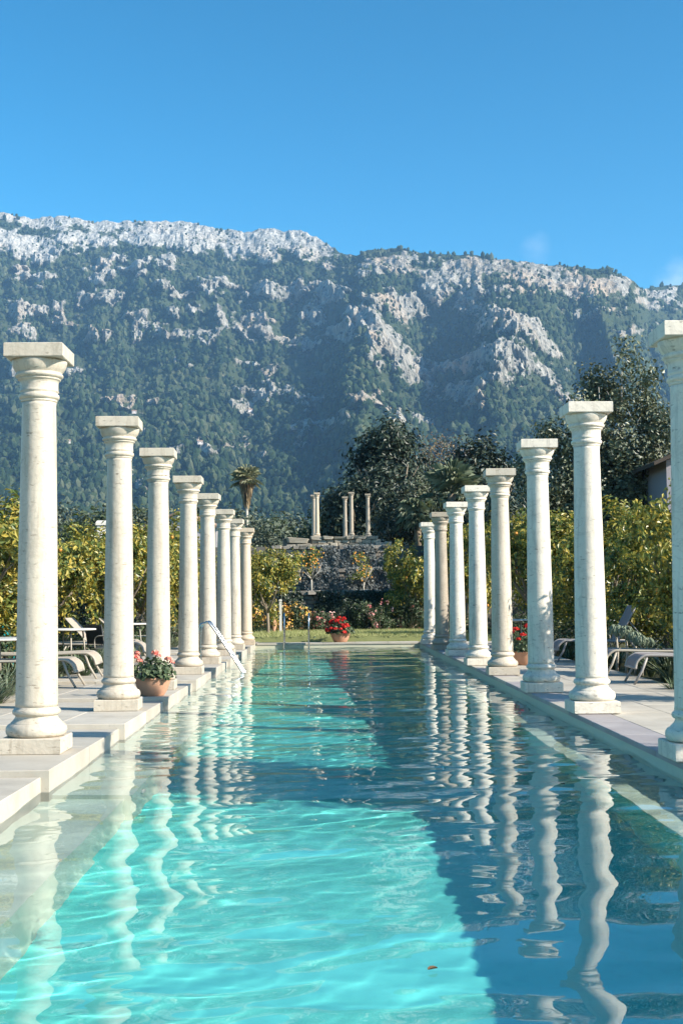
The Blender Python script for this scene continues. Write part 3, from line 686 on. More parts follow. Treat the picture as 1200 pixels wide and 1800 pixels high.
# ------------------------------------------------------------------ lawn, terraces, ruin
LZ = 0.33
lm = NT('lawn'); lv = lm.coords()
MAT['lawn'] = lm.done(lm.bsdf(lm.mix(lm.noise(lv, 3, 5), (0.20, 0.23, 0.09), (0.34, 0.35, 0.16)), 0.9, 0, lm.bump(lm.noise(lv, 40, 3), 0.6, 0.03), 0.1))
b = MB(); b.box(-4.5, 6.5, 37.35, 46.2, 0.0, LZ - 0.03); lawn = structure(b.build('lawn', MAT['lawn']))
def blades(name, n, fx, fy, z, h, seed, mat, lean=0.4):
    rs = np.random.RandomState(seed); x = rs.uniform(*fx, n); y = rs.uniform(*fy, n); P = np.stack([x, y, np.full(n, z)], -1)
    a = rs.uniform(0, 6.28, n); w = h * 0.10; hh = h * (0.5 + rs.rand(n)); d = rs.normal(size=(n, 2)) * lean
    V = np.stack([P + np.stack([np.cos(a) * w, np.sin(a) * w, 0 * a], -1), P - np.stack([np.cos(a) * w, np.sin(a) * w, 0 * a], -1), P + np.stack([d[:, 0] * hh, d[:, 1] * hh, hh], -1)], 1)
    return link(name, np_mesh(name, V.reshape(-1, 3), np.arange(n * 3).reshape(-1, 3), False), mat)
stuff(blades('lawn_grass', 26000, (-3.2, 4.2), (37.3, 44), LZ - 0.04, 0.075, 3, MAT['grass']))
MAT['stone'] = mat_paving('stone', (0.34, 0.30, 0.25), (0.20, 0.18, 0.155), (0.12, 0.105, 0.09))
MAT['stone_lit'] = mat_paving('stone_lit', (0.46, 0.40, 0.32), (0.32, 0.28, 0.22), (0.20, 0.17, 0.13))  # same stone twice: shaded and sunlit tones put into the colour
def rubble(seed):
    rs = random.Random(seed); b = MB(); p = []
    for z in (-.5, .5):
        for sx, sy in ((-.5, -.5), (.5, -.5), (.5, .5), (-.5, .5)): p.append((sx + rs.uniform(-.09, .09), sy + rs.uniform(-.12, .12), z + rs.uniform(-.12, .12)))
    b.hexa(p); me = b.mesh('stone'); bm = bmesh.new(); bm.from_mesh(me); bmesh.ops.bevel(bm, geom=bm.edges[:], offset=0.09, segments=1, affect='EDGES'); bm.to_mesh(me); bm.free(); return me
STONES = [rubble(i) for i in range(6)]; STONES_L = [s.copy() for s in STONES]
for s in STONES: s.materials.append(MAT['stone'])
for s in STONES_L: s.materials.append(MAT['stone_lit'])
MAT['mortar'] = mat_plain('mortar', (0.12, 0.11, 0.095), 0.95, var=0.3, scale=4)
def stone_wall(x0, x1, y, z0, z1, sw, sh, label, lit=False, thick=0.5, vis=None):
    t = thing('stone_wall', label, 'wall', ((x0 + x1) / 2, y, z0), 0, 'dry stone terrace walls')
    c = (x0 + x1) / 2; b = MB(); b.box(x0 - c, x1 - c, 0.06, thick, -0.3, z1 - z0 - 0.04); b.build('core', MAT['mortar'], t)
    vis = vis or (x0, x1); n = max(1, round((z1 - z0) / sh)); sh = (z1 - z0) / n
    for r in range(n):
        x = vis[0] + rng.uniform(0, sw * .3); top = r == n - 1
        while x < vis[1]:
            w = sw * rng.uniform(0.65, 1.4) * (1.25 if top else 1)
            o = link('stone', rng.choice(STONES_L if lit else STONES), None, t, (x + w / 2 - c, 0.12 - (0.06 if top else 0) + rng.uniform(-.05, .05), (r + .5) * sh + rng.uniform(-.015, .015)))
            o.scale = (w * 0.96, (0.34 if top else 0.26), sh * rng.uniform(0.75, 1.05)); o.rotation_euler = (0, rng.uniform(-.09, .09), 0); x += w
    return t
stone_wall(-7, 9, 46.0, LZ, 1.72, 0.32, 0.18, 'lowest terrace wall of shaded rubble behind the flower beds', False, .5, (-1.9, 3.9))
stone_wall(-7, 9, 49.3, 1.6, 2.62, 0.32, 0.18, 'middle terrace wall of shaded rubble with a pale top course', False, .5, (-1.4, 4.1))
stone_wall(-7, 9, 52.6, 2.5, 3.66, 0.30, 0.17, 'upper terrace wall below the ruin columns, half hidden by grey creeper', False, .5, (-2.4, 2.9))
stone_wall(-0.75, 2.0, 54.0, 3.5, 4.12, 0.32, 0.16, 'raised stone platform that carries the small ruin columns', True, 3.6)
stone_wall(-1.9, -0.80, 53.8, 3.5, 4.06, 0.55, 0.30, 'short sunlit block of wall left of the ruin platform', True, 1.0)
stone_wall(2.06, 2.75, 53.3, 3.5, 3.84, 0.34, 0.30, 'short plain end block of wall right of the ruin platform', True, 1.0)
b = MB(); b.box(-7, 9, 46.4, 49.4, 0.2, 1.58); b.box(-7, 9, 49.7, 52.7, 0.2, 2.50); b.box(-30, 40, 53.05, 62, 0.2, 3.50); structure(b.build('terrace_soil', MAT['soil']))
RUIN = [(54.5, 557, 866, 'ruin column at the left end of the stone platform, brightest of them'), (57.0, 551, 870, 'ruin column hidden behind the left one on the platform, a sliver to its left'),
        (57.0, 606, 873, 'shorter ruin column just left of the tall middle one'), (54.7, 617, 865, 'tall middle ruin column on the stone platform'), (54.6, 646, 868, 'ruin column at the right end of the stone platform')]
for i, (d, px, py, lab) in enumerate(RUIN):
    p = at(px, py, d); s = (p.z - 4.13) / 3.4
    t = make_column(p.x, d, 4.125, 3.4, MAT['marble_old' if i else 'marble_warm'], lab, 'small ruin columns on the terrace'); t.scale = (s * 0.95, s * 0.95, s)

# terrace planting
def bush(name, cat, label, x, y, z, lobes, n, leaf, mat, seed, size=0.09, stems=5, flowers=None, nfl=0, fsize=0.06, group=None, clump=0.08, ncl=90):
    t = thing(name, label, cat, (x, y, z), 0, group); P, N = crown_points(lobes, n, seed, 0.7, clump, ncl)
    P[:, 2] = np.maximum(P[:, 2], 0.02)
    link('foliage', leaf_mesh('foliage', P, N, size, seed, 0.5), mat, t)
    if flowers:
        P2, N2 = crown_points(lobes, nfl, seed + 1, 0.15, 0.05, max(6, nfl // 7)); P2[:, 2] = np.maximum(P2[:, 2], 0.05)
        link('blossoms', leaf_mesh('blossoms', P2, N2, fsize, seed + 2, 0.9), flowers, t)
    rs = random.Random(seed)
    for i in range(stems):
        l = rs.choice(lobes); b = MB(); b.tube([(rs.uniform(-.08, .08), rs.uniform(-.05, .05), 0), (l[0] * .5, l[1] * .5, l[2] * .6), (l[0], l[1], l[2])], [0.022, 0.015, 0.006], 5); b.build('stem', MAT['bark'], t)
    return t
def lob(seed, n, ax, ay, z0, z1, r0, r1):
    rs = random.Random(seed); return [(rs.uniform(-ax, ax), rs.uniform(-ay, ay), rs.uniform(z0, z1), rs.uniform(r0, r1), rs.uniform(r0, r1), rs.uniform(r0, r1)) for _ in range(n)]
GB = 'flowering shrubs along the terrace wall'
bush('flower_bush', 'bush', 'shrub full of yellow orange blossom beside the white post', -2.0, 43.6, LZ - 0.02, lob(1, 9, .75, .3, .25, .75, .2, .36), 1700, .09, MAT['bed_leaf'], 31, flowers=MAT['yellow_flower'], nfl=900, fsize=0.085, group=GB)
bush('flower_bush', 'bush', 'smaller yellow blossoming shrub between the two pool ladder rails', -0.95, 43.5, LZ - 0.02, lob(2, 6, .3, .25, .2, .9, .18, .3), 1100, .09, MAT['bed_leaf'], 35, flowers=MAT['yellow_flower'], nfl=330, fsize=0.08, group=GB)
bush('flower_bush', 'bush', 'low shrub with pinkish white blossom right of the ladder', -0.15, 43.4, LZ - 0.02, lob(3, 6, .4, .25, .12, .5, .15, .28), 1100, .09, MAT['bed_leaf'], 39, flowers=MAT['rose_flower'], nfl=190, fsize=0.08, group=GB)
bush('bush', 'bush', 'dark green bush behind the far red geranium pot', 0.75, 44.2, LZ - 0.02, lob(4, 8, .6, .3, .2, .9, .25, .42), 1700, .10, MAT['dark_leaf'], 43, group=GB)
bush('rose_bush', 'bush', 'rose bush with dull pink blossom right of the far red geraniums', 1.75, 43.8, LZ - 0.02, lob(5, 9, .65, .3, .2, .85, .22, .38), 1900, .09, MAT['bed_leaf'], 47, flowers=MAT['rose_flower'], nfl=130, fsize=0.085, group=GB)
bush('rose_bush', 'bush', 'rose bush before the terrace wall close to the farthest right hand column', 2.9, 44.2, LZ - 0.02, lob(6, 8, .6, .3, .2, .9, .22, .38), 1700, .09, MAT['bed_leaf'], 51, flowers=MAT['rose_flower'], nfl=70, fsize=0.08, group=GB)
def small_orange(px, py, Y, zb, w, h, nleaf, nf, label, seed):
    p = at(px, py, Y); t = thing('young_orange_tree', label, 'tree', (p.x, Y, zb), 0, 'young orange trees on the terrace')
    zc = p.z - zb; rs = random.Random(seed)
    L = [(rs.uniform(-w, w) * .6, rs.uniform(-.3, .3), zc + rs.uniform(-h, h) * .6, w * .5, .35, h * .45) for _ in range(6)]
    P, N = crown_points(L, nleaf, seed, 0.8, 0.07, 60); link('crown', leaf_mesh('crown', P, N, 0.10, seed, .5), MAT['citrus_dark'], t)
    limbs((0, 0, 0), (0, 0, zc), 5, w * .7, 0.045, seed).build('trunk', MAT['bark_pale'], t)
    for i in range(nf):
        l = rs.choice(L); link('orange', CIT[0][2], None, t, (l[0] + rs.uniform(-1, 1) * l[3], l[1] - .25 + rs.uniform(-.1, .1), l[2] + rs.uniform(-1, 1) * l[5])).scale = (0.8,) * 3
small_orange(547, 985, 48.3, 1.6, .62, .62, 520, 34, 'sparse little tree hung with oranges below the left ruin column', 61)
small_orange(640, 996, 48.2, 1.6, .55, .6, 480, 30, 'sparse little tree hung with oranges below the right ruin column', 67)
def creeper(label, x0, x1, y, z0, z1, n, seed, mat):
    t = thing('wall_creeper', label, 'creeper', ((x0 + x1) / 2, y, z0), 0, 'creepers on the terrace walls'); rs = np.random.RandomState(seed)
    x = rs.uniform(x0, x1, n); z = rs.uniform(0, z1 - z0, n); k = fbm(x * 1.3 + 9, z * 1.3 + seed, 3, seed) + 0.16 * (1 - z / (z1 - z0)) > 0.40; x = x[k]; z = z[k]; m_ = len(x)
    P = np.stack([x - (x0 + x1) / 2, -0.12 - 0.35 * fbm(x * 2 + 5, z * 2 + 5, 3, seed + 1) + rs.uniform(-.05, .05, m_), z], -1)
    link('foliage', leaf_mesh('foliage', P, rs.normal(size=(m_, 3)) * .5 + [0.2, -.8, .5], 0.13, seed, .6), mat, t)
    for i in range(7):
        xx = rs.uniform(x0, x1) - (x0 + x1) / 2; b = MB(); b.tube([(xx, -.05, 0), (xx + rs.uniform(-.2, .2), -.08, (z1 - z0) * .5), (xx + rs.uniform(-.4, .4), -.06, (z1 - z0) * .9)], [.02, .014, .006], 5); b.build('stem', MAT['bark'], t)
creeper('silvery grey creeper hanging over the upper terrace wall', -0.6, 2.5, 52.5, 2.5, 3.62, 9000, 71, MAT['ivy_leaf'])
creeper('silvery creeper at the foot of the middle terrace wall', -0.9, 2.4, 49.2, 1.6, 2.6, 6000, 75, MAT['ivy_leaf'])
creeper('dark climber covering part of the lowest terrace wall', -1.8, 3.8, 45.9, LZ, 1.68, 7000, 79, MAT['dark_leaf'])

# ------------------------------------------------------------------ far trees
def big_tree(name, label, x, y, z, lobes, n, size, mat, seed, trunk_h, r0, clump=0.35, ncl=120, group=None, bark='bark', spread=None, cat='tree'):
    t = thing(name, label, cat, (x, y, z), 0, group); P, N = crown_points(lobes, n, seed, 0.55, clump, ncl)
    link('crown', leaf_mesh('crown', P, N, size, seed, 0.55), mat, t)
    s = spread or max(l[3] for l in lobes); limbs((0, 0, 0), (0, 0, trunk_h), 6, s, r0, seed).build('trunk', MAT[bark], t); return t
GD = 'tall trees behind the ruin'
Z3 = 3.5
big_tree('evergreen_tree', 'broad dark evergreen with the highest crown behind the ruin columns', 3.75, 70, Z3, [(0, 0, 5.4, 2.1, 2, 2.2), (-1.1, .2, 4.2, 1.6, 1.6, 1.7), (.9, 0, 4.3, 1.7, 1.6, 1.8), (-.2, 0, 6.6, 1.3, 1.3, 1.1), (0, 0, 2.6, 2.2, 2, 1.6)], 11000, .28, MAT['dark_leaf'], 81, 5.2, .28, .38, 130, GD)
big_tree('evergreen_tree', 'lower dark evergreen close behind the two middle ruin columns', 1.7, 64, Z3, [(0, 0, 2.6, 1.5, 1.5, 1.5), (-.9, 0, 2.1, 1.1, 1.1, 1.1), (1.2, 0, 2.9, 1.4, 1.3, 1.5), (0.2, 0, 1.2, 1.7, 1.5, 1.1)], 8500, .24, MAT['dark_leaf'], 85, 2.8, .18, .3, 110, GD)
big_tree('evergreen_tree', 'dark rounded evergreen behind the fan palm, right end of the clump', 8.9, 72, Z3, [(0, 0, 5.4, 1.6, 1.6, 1.9), (.5, 0, 3.9, 1.7, 1.6, 1.7), (-.9, 0, 3.9, 1.5, 1.5, 1.6), (-1, 0, 2.4, 2.2, 2, 1.6)], 9500, .28, MAT['dark_leaf'], 89, 5.0, .25, .36, 110, GD)
big_tree('evergreen_tree', 'grey green tree low between the big evergreen and the fan palm', 5.2, 63, Z3, [(0, 0, 2.6, 1.5, 1.4, 1.5), (1.3, 0, 2.0, 1.3, 1.3, 1.3), (-.7, 0, 1.5, 1.3, 1.3, 1.3)], 4200, .19, MAT['poplar_leaf'], 93, 2.6, .16, .3, 90, GD)
big_tree('brown_tree', 'nearly bare brownish tree between the two dark evergreens', 6.6, 74, Z3, [(0, 0, 6.0, 1.9, 1.7, 1.6), (-.9, 0, 5.0, 1.5, 1.4, 1.5), (1, 0, 4.8, 1.5, 1.4, 1.5)], 2200, .17, mat_leaf('brown_leaf', [(0.12, 0.09, 0.06), (0.20, 0.15, 0.10), (0.26, 0.21, 0.14)], 0.8, .1, .1), 97, 5.4, .2, .35, 90, GD, 'bark', 1.9)
big_tree('evergreen_tree', 'dark shrubby tree right of the ruin platform', 3.0, 58, Z3, [(0, 0, 1.3, 1.0, .9, 1.2), (.9, 0, 1.5, 1.0, .9, 1.3), (1.8, 0, 1.2, 1.1, 1.0, 1.1)], 3600, .16, MAT['dark_leaf'], 99, 1.4, .10, .22, 90, GD)
big_tree('round_tree', 'bushy green tree behind the left ruin column', 0.1, 66, Z3, [(0, 0, 1.8, 1.1, 1, 1.3), (.8, 0, 1.3, .9, .9, 1.0), (-.9, 0, .9, 1, .9, .9)], 3600, .17, MAT['mid_leaf'], 101, 1.8, .12, .25, 90, GD)
# poplar-like tree at the right
pop = []
rs_ = random.Random(4)
for i, (dx, top, r) in enumerate(((-3.5, 6.6, .8), (-2.7, 8.4, .8), (-1.6, 9.6, .8), (-.5, 10.6, .8), (.5, 11.4, .85), (1.4, 10.6, .8), (2.0, 9.0, .7))):
    zz = 2.0
    while zz < top:
        f = (zz - 2) / (top - 2); pop.append((dx * (0.55 + .45 * f) + rs_.uniform(-.25, .25), rs_.uniform(-.9, .9), zz, r * (1.15 - .75 * f), r * (1.15 - .7 * f), .75)); zz += .65
t = thing('poplar_tree', 'tall grey green tree with pale stems behind the right hand columns', 'tree', (11.75, 51, 0.05))
P, N = crown_points(pop, 62000, 111, 0.85, 0.30, 900); link('crown', leaf_mesh('crown', P, N, 0.18, 111, .6), MAT['poplar_leaf'], t)
b = MB()
for i, (dx, top) in enumerate(((-2.6, 7.6), (-1.5, 8.6), (-.5, 10), (.5, 10.8), (1.4, 10))):
    b.tube([(dx * .12, 0, 0), (dx * .3, .05 * i - .1, top * .3), (dx * .75, .1 * i - .2, top * .65), (dx, .1 * i - .2, top)], [.16, .11, .07, .015], 7)
    for j in range(6):
        zz = top * (.3 + .1 * j); xx = dx * (.3 + .11 * j); s = rs_.choice((-1, 1)); b.tube([(xx, -.1, zz), (xx + s * .4, -.35, zz + .5), (xx + s * .7, -.5, zz + 1.1)], [.04, .025, .008], 5)
b.build('trunk', MAT['bark_pale'], t)
big_tree('evergreen_tree', 'dark tree filling the gap left of the tall grey green tree', 10.2, 60, 0.05, [(0, 0, 4.2, 1.7, 1.5, 2.2), (1.2, 0, 3.2, 1.5, 1.4, 2.0), (-1.2, 0, 2.8, 1.4, 1.3, 2.0), (-.4, 0, 5.6, 1.0, 1.0, 1.2)], 5000, .2, MAT['dark_leaf'], 115, 4.4, .2, .3, 110)
big_tree('evergreen_tree', 'dark evergreen behind the orange trees right of the terrace walls', 6.6, 47.6, 0.05, [(0, 0, 3.3, 1.5, 1.5, 1.9), (-.7, -.3, 2.4, 1.4, 1.4, 1.5), (.7, .5, 2.6, 1.4, 1.4, 1.6), (0.1, .8, 4.3, 1.1, 1.1, 1.1)], 4600, .19, MAT['dark_leaf'], 119, 3.2, .16, .28, 100)
big_tree('evergreen_tree', 'dark evergreen on the terrace behind the farthest right hand columns', 5.6, 51.4, 2.4, [(0, 0, 1.8, 1.3, 1.3, 1.4), (.6, 0, 1.2, 1.3, 1.3, 1.2), (-.5, 0, 1.0, 1.1, 1.1, 1.0)], 3200, .18, MAT['dark_leaf'], 121, 1.6, .12, .26, 80)
# fan palm
def fan(b, base, tip_dir, length, seg=13, rad=0.75, mi=0, droop=0.25):
    base = Vector(base); d = Vector(tip_dir).normalized(); hub = base + d * length; b.tube([base, base.lerp(hub, .5) + Vector((0, 0, length * .04)), hub], [.02, .016, .012], 4, mi)
    side = d.cross(Vector((0, 0, 1)));
    if side.length < .1: side = Vector((1, 0, 0))
    side.normalize(); nrm = side.cross(d).normalized()
    for k in range(seg):
        a = R(-105 + 210 * k / (seg - 1)); q = (d * math.cos(a) + side * math.sin(a)).normalized(); l = rad * (1 - .25 * abs(math.sin(a)) ** 2) * rng.uniform(.9, 1.05)
        w = nrm.cross(q).normalized() * rad * .065; mid = hub + q * l * .6 + nrm * .03; tip = hub + q * l - Vector((0, 0, l * droop))
        b.face([hub, mid + w, tip], mi); b.face([hub, tip, mid - w], mi)
t = thing('fan_palm', 'grey green fan palm with stiff radiating leaves left of the right hand columns', 'palm', (at(795, 1000, 58).x, 58, Z3))
b = MB(); zc = at(795, 868, 58).z - Z3
for i in range(34):
    a = rng.uniform(0, 6.28); e = rng.uniform(-.55, 1.35); fan(b, (0, 0, zc), (math.cos(a) * math.cos(e), math.sin(a) * math.cos(e), math.sin(e)), rng.uniform(.6, 1.0), 14, rng.uniform(.9, 1.2))
b.build('crown', MAT['palm_leaf'], t)
b = MB(); b.lathe([(.17, 0), (.2, .3), (.16, 1.0), (.17, zc - .5), (.2, zc)], 12, wob=.08); b.build('trunk', MAT['bark'], t)
t = thing('fan_palm', 'shorter fan palm with drooping pale leaves below the taller one', 'palm', (at(735, 1000, 57).x, 57, Z3))
b = MB(); zc = at(735, 905, 57).z - Z3
for i in range(24):
    a = rng.uniform(0, 6.28); e = rng.uniform(-.7, 1.0); fan(b, (0, 0, zc), (math.cos(a) * math.cos(e), math.sin(a) * math.cos(e), math.sin(e)), rng.uniform(.4, .65), 12, rng.uniform(.55, .75), 0, .4)
b.build('crown', MAT['palm_leaf'], t); b = MB(); b.lathe([(.15, 0), (.16, zc)], 10, wob=.08); b.build('trunk', MAT['bark'], t)
# tall thin palm with a skirt of dead leaves
pp = at(434, 1000, 120); t = thing('tall_palm', 'tall thin palm with a skirt of dry leaves, standing against the mountain', 'palm', (pp.x, 120, 0.03))
zt = at(434, 842, 120).z; b = MB()
for i in range(46):
    a = rng.uniform(0, 6.28); e = rng.uniform(-.5, 1.4); fan(b, (0, 0, zt), (math.cos(a) * math.cos(e), math.sin(a) * math.cos(e), math.sin(e)), rng.uniform(.6, .95), 9, rng.uniform(.9, 1.15))
b.build('crown', mat_leaf('tall_palm_leaf', [(0.12, 0.13, 0.075), (0.21, 0.215, 0.12), (0.34, 0.32, 0.20)], .5, .15, .3), t)
b = MB()
for i in range(90):
    a = rng.uniform(0, 6.28); zz = zt - rng.uniform(0.2, 2.4); r = .75 * (1 - (zt - zz) / 3.4); p0 = Vector((math.cos(a) * .15, math.sin(a) * .15, zz + .7)); p1 = Vector((math.cos(a) * r, math.sin(a) * r, zz)); w = Vector((-math.sin(a), math.cos(a), 0)) * .13
    b.face([p0, p1 + w, p1 - Vector((0, 0, .75))]); b.face([p0, p1 - Vector((0, 0, .75)), p1 - w])
b.build('dry_leaf_skirt', MAT['palm_dry'], t)
b = MB(); b.lathe([(.24, 0), (.17, 2), (.14, zt * .6), (.15, zt)], 10, wob=.03); b.build('trunk', MAT['bark_pale'], t)
# trees on the valley floor
mids = []
for k in range(3):
    rs_ = random.Random(500 + k); L = [(0, 0, 3.4, 1.6, 1.6, 1.9)] + [(rs_.uniform(-1.3, 1.3), rs_.uniform(-1.2, 1.2), rs_.uniform(2, 5), rs_.uniform(.8, 1.2), rs_.uniform(.8, 1.2), rs_.uniform(.8, 1.3)) for _ in range(6)]
    P, N = crown_points(L, 2600, 520 + k, .5, .28, 70); cm = leaf_mesh('crown', P, N, .26, 540 + k, .6); cm.materials.append(MAT['mid_leaf'] if k else mat_leaf('olive_leaf', [(0.06, 0.075, 0.05), (0.10, 0.12, 0.085), (0.16, 0.18, 0.13)], .6, .1, .2))
    tm = limbs((0, 0, 0), (0, 0, 3), 5, 1.4, .16, 560 + k).mesh('trunk'); tm.materials.append(MAT['bark']); mids.append((cm, tm))
VT = [(452, 925, 95, 'just right of the tall thin palm'), (478, 918, 130, 'low above the golden orange tree'), (503, 926, 100, 'above the golden orange tree, small'), (528, 915, 150, 'left of the ruin platform'), (590, 905, 190, 'seen between the ruin columns'), (572, 915, 90, 'between the two ruin column groups'),
      (400, 905, 120, 'between two left column tops beside the palm'), (345, 905, 130, 'behind the fourth left column'), (300, 900, 150, 'behind the third left column'), (250, 900, 130, 'left of the third left column'), (215, 898, 160, 'behind the second left column'), (150, 900, 110, 'above the yellowing orange tree'), (125, 892, 180, 'right of the nearest left column'),
      (20, 890, 140, 'at the left edge of the photo'), (900, 885, 130, 'between two right columns above the orange trees'), (985, 870, 95, 'left of the tall sunlit right column'), (960, 890, 110, 'behind the chipped right column'), (1182, 880, 110, 'below the house eave')]
for i, (px, py, d, lab) in enumerate(VT):
    p = at(px, py, d); h = p.z * rng.uniform(.97, 1.05); k = i % 3; s = h / 5.6
    t = thing('valley_tree', 'bushy valley tree ' + lab, 'tree', (p.x, d, 0.03), rng.uniform(0, 6.28), 'trees on the valley floor'); t.scale = (s * rng.uniform(.85, 1.2),) * 2 + (s,)
    link('crown', mids[k][0], None, t); link('trunk', mids[k][1], None, t)
rs2 = np.random.RandomState(77); n = 2600; dd = 150 + 560 * rs2.rand(n) ** .8; xx = (rs2.uniform(-150, 1350, n) - 574) / 2200 * dd
stuff(blobs('valley_woods', np.stack([xx, dd, 0 * dd], -1), rs2.uniform(1.8, 3.2, n), rs2.uniform(4, 8, n) * np.interp(dd, [150, 700], [1.0, 1.3]), 2, MAT['forest'], 78))

# ------------------------------------------------------------------ houses
MAT['render_wall'] = mat_plain('render_wall', (0.60, 0.53, 0.50), 0.9, var=.08, scale=1.5)
MAT['shaded_wall'] = mat_plain('shaded_wall', (0.27, 0.25, 0.275), 0.9, var=.08, scale=1.5)  # shade on the house corner put into a darker lilac plaster
MAT['white_wall'] = mat_plain('white_wall', (0.72, 0.66, 0.58), 0.9, var=.08, scale=1.5)
MAT['roof_tile'] = mat_plain('roof_tile', (0.30, 0.19, 0.13), 0.9, var=.3, scale=5)
MAT['dark_wood'] = mat_plain('dark_wood', (0.06, 0.045, 0.035), 0.8, var=.3, scale=5)
MAT['glass'] = mat_plain('glass', (0.03, 0.04, 0.05), 0.1, var=.2, spec=.6)
def house(label, x, y, w, dp, hw, hr, rz, wall, windows=(), z=0.03, o=.62, roof='roof_tile'):
    t = thing('house', label, 'house', (x, y, z), rz, 'houses beyond the garden'); a, c = w / 2, dp / 2
    b = MB(); b.box(-a, a, -c, c, 0, hw); b.face([(-a, -c, hw), (-a, 0, hw + hr), (-a, c, hw)][::-1]); b.face([(a, -c, hw), (a, c, hw), (a, 0, hw + hr)]); b.build('wall', MAT[wall], t)
    b = MB(); e = hr / c
    for s in (-1, 1):
        y0, z0 = s * (c + o), hw - e * o
        p = [(-a - o, y0, z0 + .03), (a + o, y0, z0 + .03), (a + o, 0, hw + hr + .03), (-a - o, 0, hw + hr + .03)]
        if s > 0: p = [p[1], p[0], p[3], p[2]]
        b.hexa(p + [(q[0], q[1], q[2] + .14) for q in p])
    b.build('roof', MAT[roof], t)
    for wx, wz in windows:
        m_ = MB(); m_.box(wx - .5, wx + .5, -c - .05, -c + .1, wz, wz + 1.3); wn = m_.build('window', MAT['dark_wood'], t); m_ = MB(); m_.box(wx - .4, wx + .4, -c - .07, -c - .055, wz + .1, wz + 1.2); m_.build('pane', MAT['glass'], wn)
    return t
p = at(1162, 795, 47); house('house corner with a dark eave behind the right hand columns', at(1170, 795, 47).x + 3.5, 51.0, 8, 7, p.z - .35, 1.5, R(90), 'shaded_wall', windows=(), roof='dark_wood')
p = at(304, 900, 80); house('small pale gable roof peeking above the orange trees on the left', p.x + .6, 82, 3.0, 5, p.z - 1.1, 1.0, R(80), 'render_wall', o=.2)
p = at(170, 903, 60); house('low pale roof just above the left orange trees', p.x, 62, .55, .8, p.z - .5, .10, 0, 'white_wall', o=.06, roof='white_wall')
for px, t_, lab in ((120, .395, 'tiny white house on the slope left of the second column top'), (352, .385, 'tiny white house on the slope above the third left column'), (440, .50, 'tiny pale house among trees at mid slope'), (38, .86, 'tiny pale house high on the slope at the left edge'), (236, .475, 'tiny pale house on the slope above the second left column')):
    x_, y_, z_, _, _ = slope_point(np.array([float(px)]), np.array([t_])); y_ = y_ - 6
    house(lab, float(x_[0]), float(y_[0]), 7, 5, 4.6, 1.4, rng.uniform(-.4, .4), 'render_wall', windows=((-2, 1.8), (2, 1.8)), z=float(z_[0]) - 2.0)
# ------------------------------------------------------------------ pots
MAT['terracotta'] = mat_plain('terracotta', (0.46, 0.25, 0.16), 0.85, var=.2, scale=7, bump=.2)
MAT['pot_soil'] = mat_plain('pot_soil', (0.05, 0.035, 0.025), 0.95, var=.3)
def flower_pot(label, x, y, z, r, h, fh, fr, nleaf, blooms, mat, seed, bowl=True):
    t = thing('flower_pot', label, 'flower pot', (x, y, z), 0, 'terracotta pots of geraniums'); rs = np.random.RandomState(seed)
    k = .62 if bowl else .7
    prof = [(r * k * .96, 0), (r * k, h * .03), (r * (k + .16), h * .30), (r * (k + .27), h * .62), (r * .955, h * .84), (r * .965, h * .86), (r * 1.0, h * .88), (r * 1.02, h * .93), (r * 1.0, h * .99), (r * .96, h), (r * .88, h * .985), (r * .86, h * .9)]
    b = MB(); b.lathe(prof, 36, cap=True); b.build('pot', MAT['terracotta'], t)
    b = MB(); b.lathe([(r * .87, h * .84), (r * .4, h * .9), (.01, h * .91)], 20, cap=False); b.build('soil', MAT['pot_soil'], t)
    n = nleaf; a = rs.uniform(0, 6.28, n); q = np.sqrt(rs.rand(n)); hh = rs.rand(n) ** .8
    P = np.stack([np.cos(a) * q * fr, np.sin(a) * q * fr, h * .9 + hh * fh * .75 * (1.1 - .75 * q * q)], -1)
    N = np.stack([np.cos(a) * q, np.sin(a) * q, .7 + 0 * a], -1) + rs.normal(size=(n, 3)) * .4
    link('foliage', leaf_mesh('foliage', P, N, .062 if r < .3 else .08, seed, .9), MAT['bed_leaf'], t)
    st = MB()
    for i, (bx, by, bz, br) in enumerate(blooms):
        st.tube([(bx * .3, by * .3, h * .88), (bx * .8, by * .8, h + bz * .6), (bx, by, h + bz)], [.006, .005, .004], 5)
        m_ = 46; d = rs.normal(size=(m_, 3)); d /= np.linalg.norm(d, axis=1)[:, None]; d[:, 2] = np.abs(d[:, 2]) * .8 - .15
        link('blossom', leaf_mesh('blossom', d * br * (.75 + .3 * rs.rand(m_, 1)) + [bx, by, h + bz], d + rs.normal(size=(m_, 3)) * .3, br * .75, seed + i, .9), mat if i % 3 else MAT['pink_flower' if mat is MAT['pink_flower'] else 'red_flower'], t)
    if blooms: st.build('stem', MAT['bed_leaf'], t)
flower_pot('wide terracotta bowl of green leaves and a few coral geraniums on the left coping', -2.27, 16.35, zl(16.3), .245, .24, .34, .30, 520,
           [(-.20, -.12, .26, .05), (-.17, -.02, .20, .045), (.03, .05, .30, .05), (.20, .02, .22, .05), (.24, .08, .18, .035), (.08, -.05, .27, .035), (-.22, .1, .3, .04)], MAT['pink_flower'], 901)
rb = random.Random(9)
flower_pot('terracotta pot overflowing with deep red geraniums on the far coping', at(598, 1100, 36.7).x, 36.72, DZ + .005, .30, .27, .55, .42, 700,
           [(math.cos(a) * q, math.sin(a) * q, .42 - .95 * q * q * 2.2 + rb.uniform(-.05, .08), rb.uniform(.05, .075)) for a, q in [(rb.uniform(3.0, 6.4), rb.uniform(.08, .46)) for _ in range(26)]], MAT['red_flower'], 931)
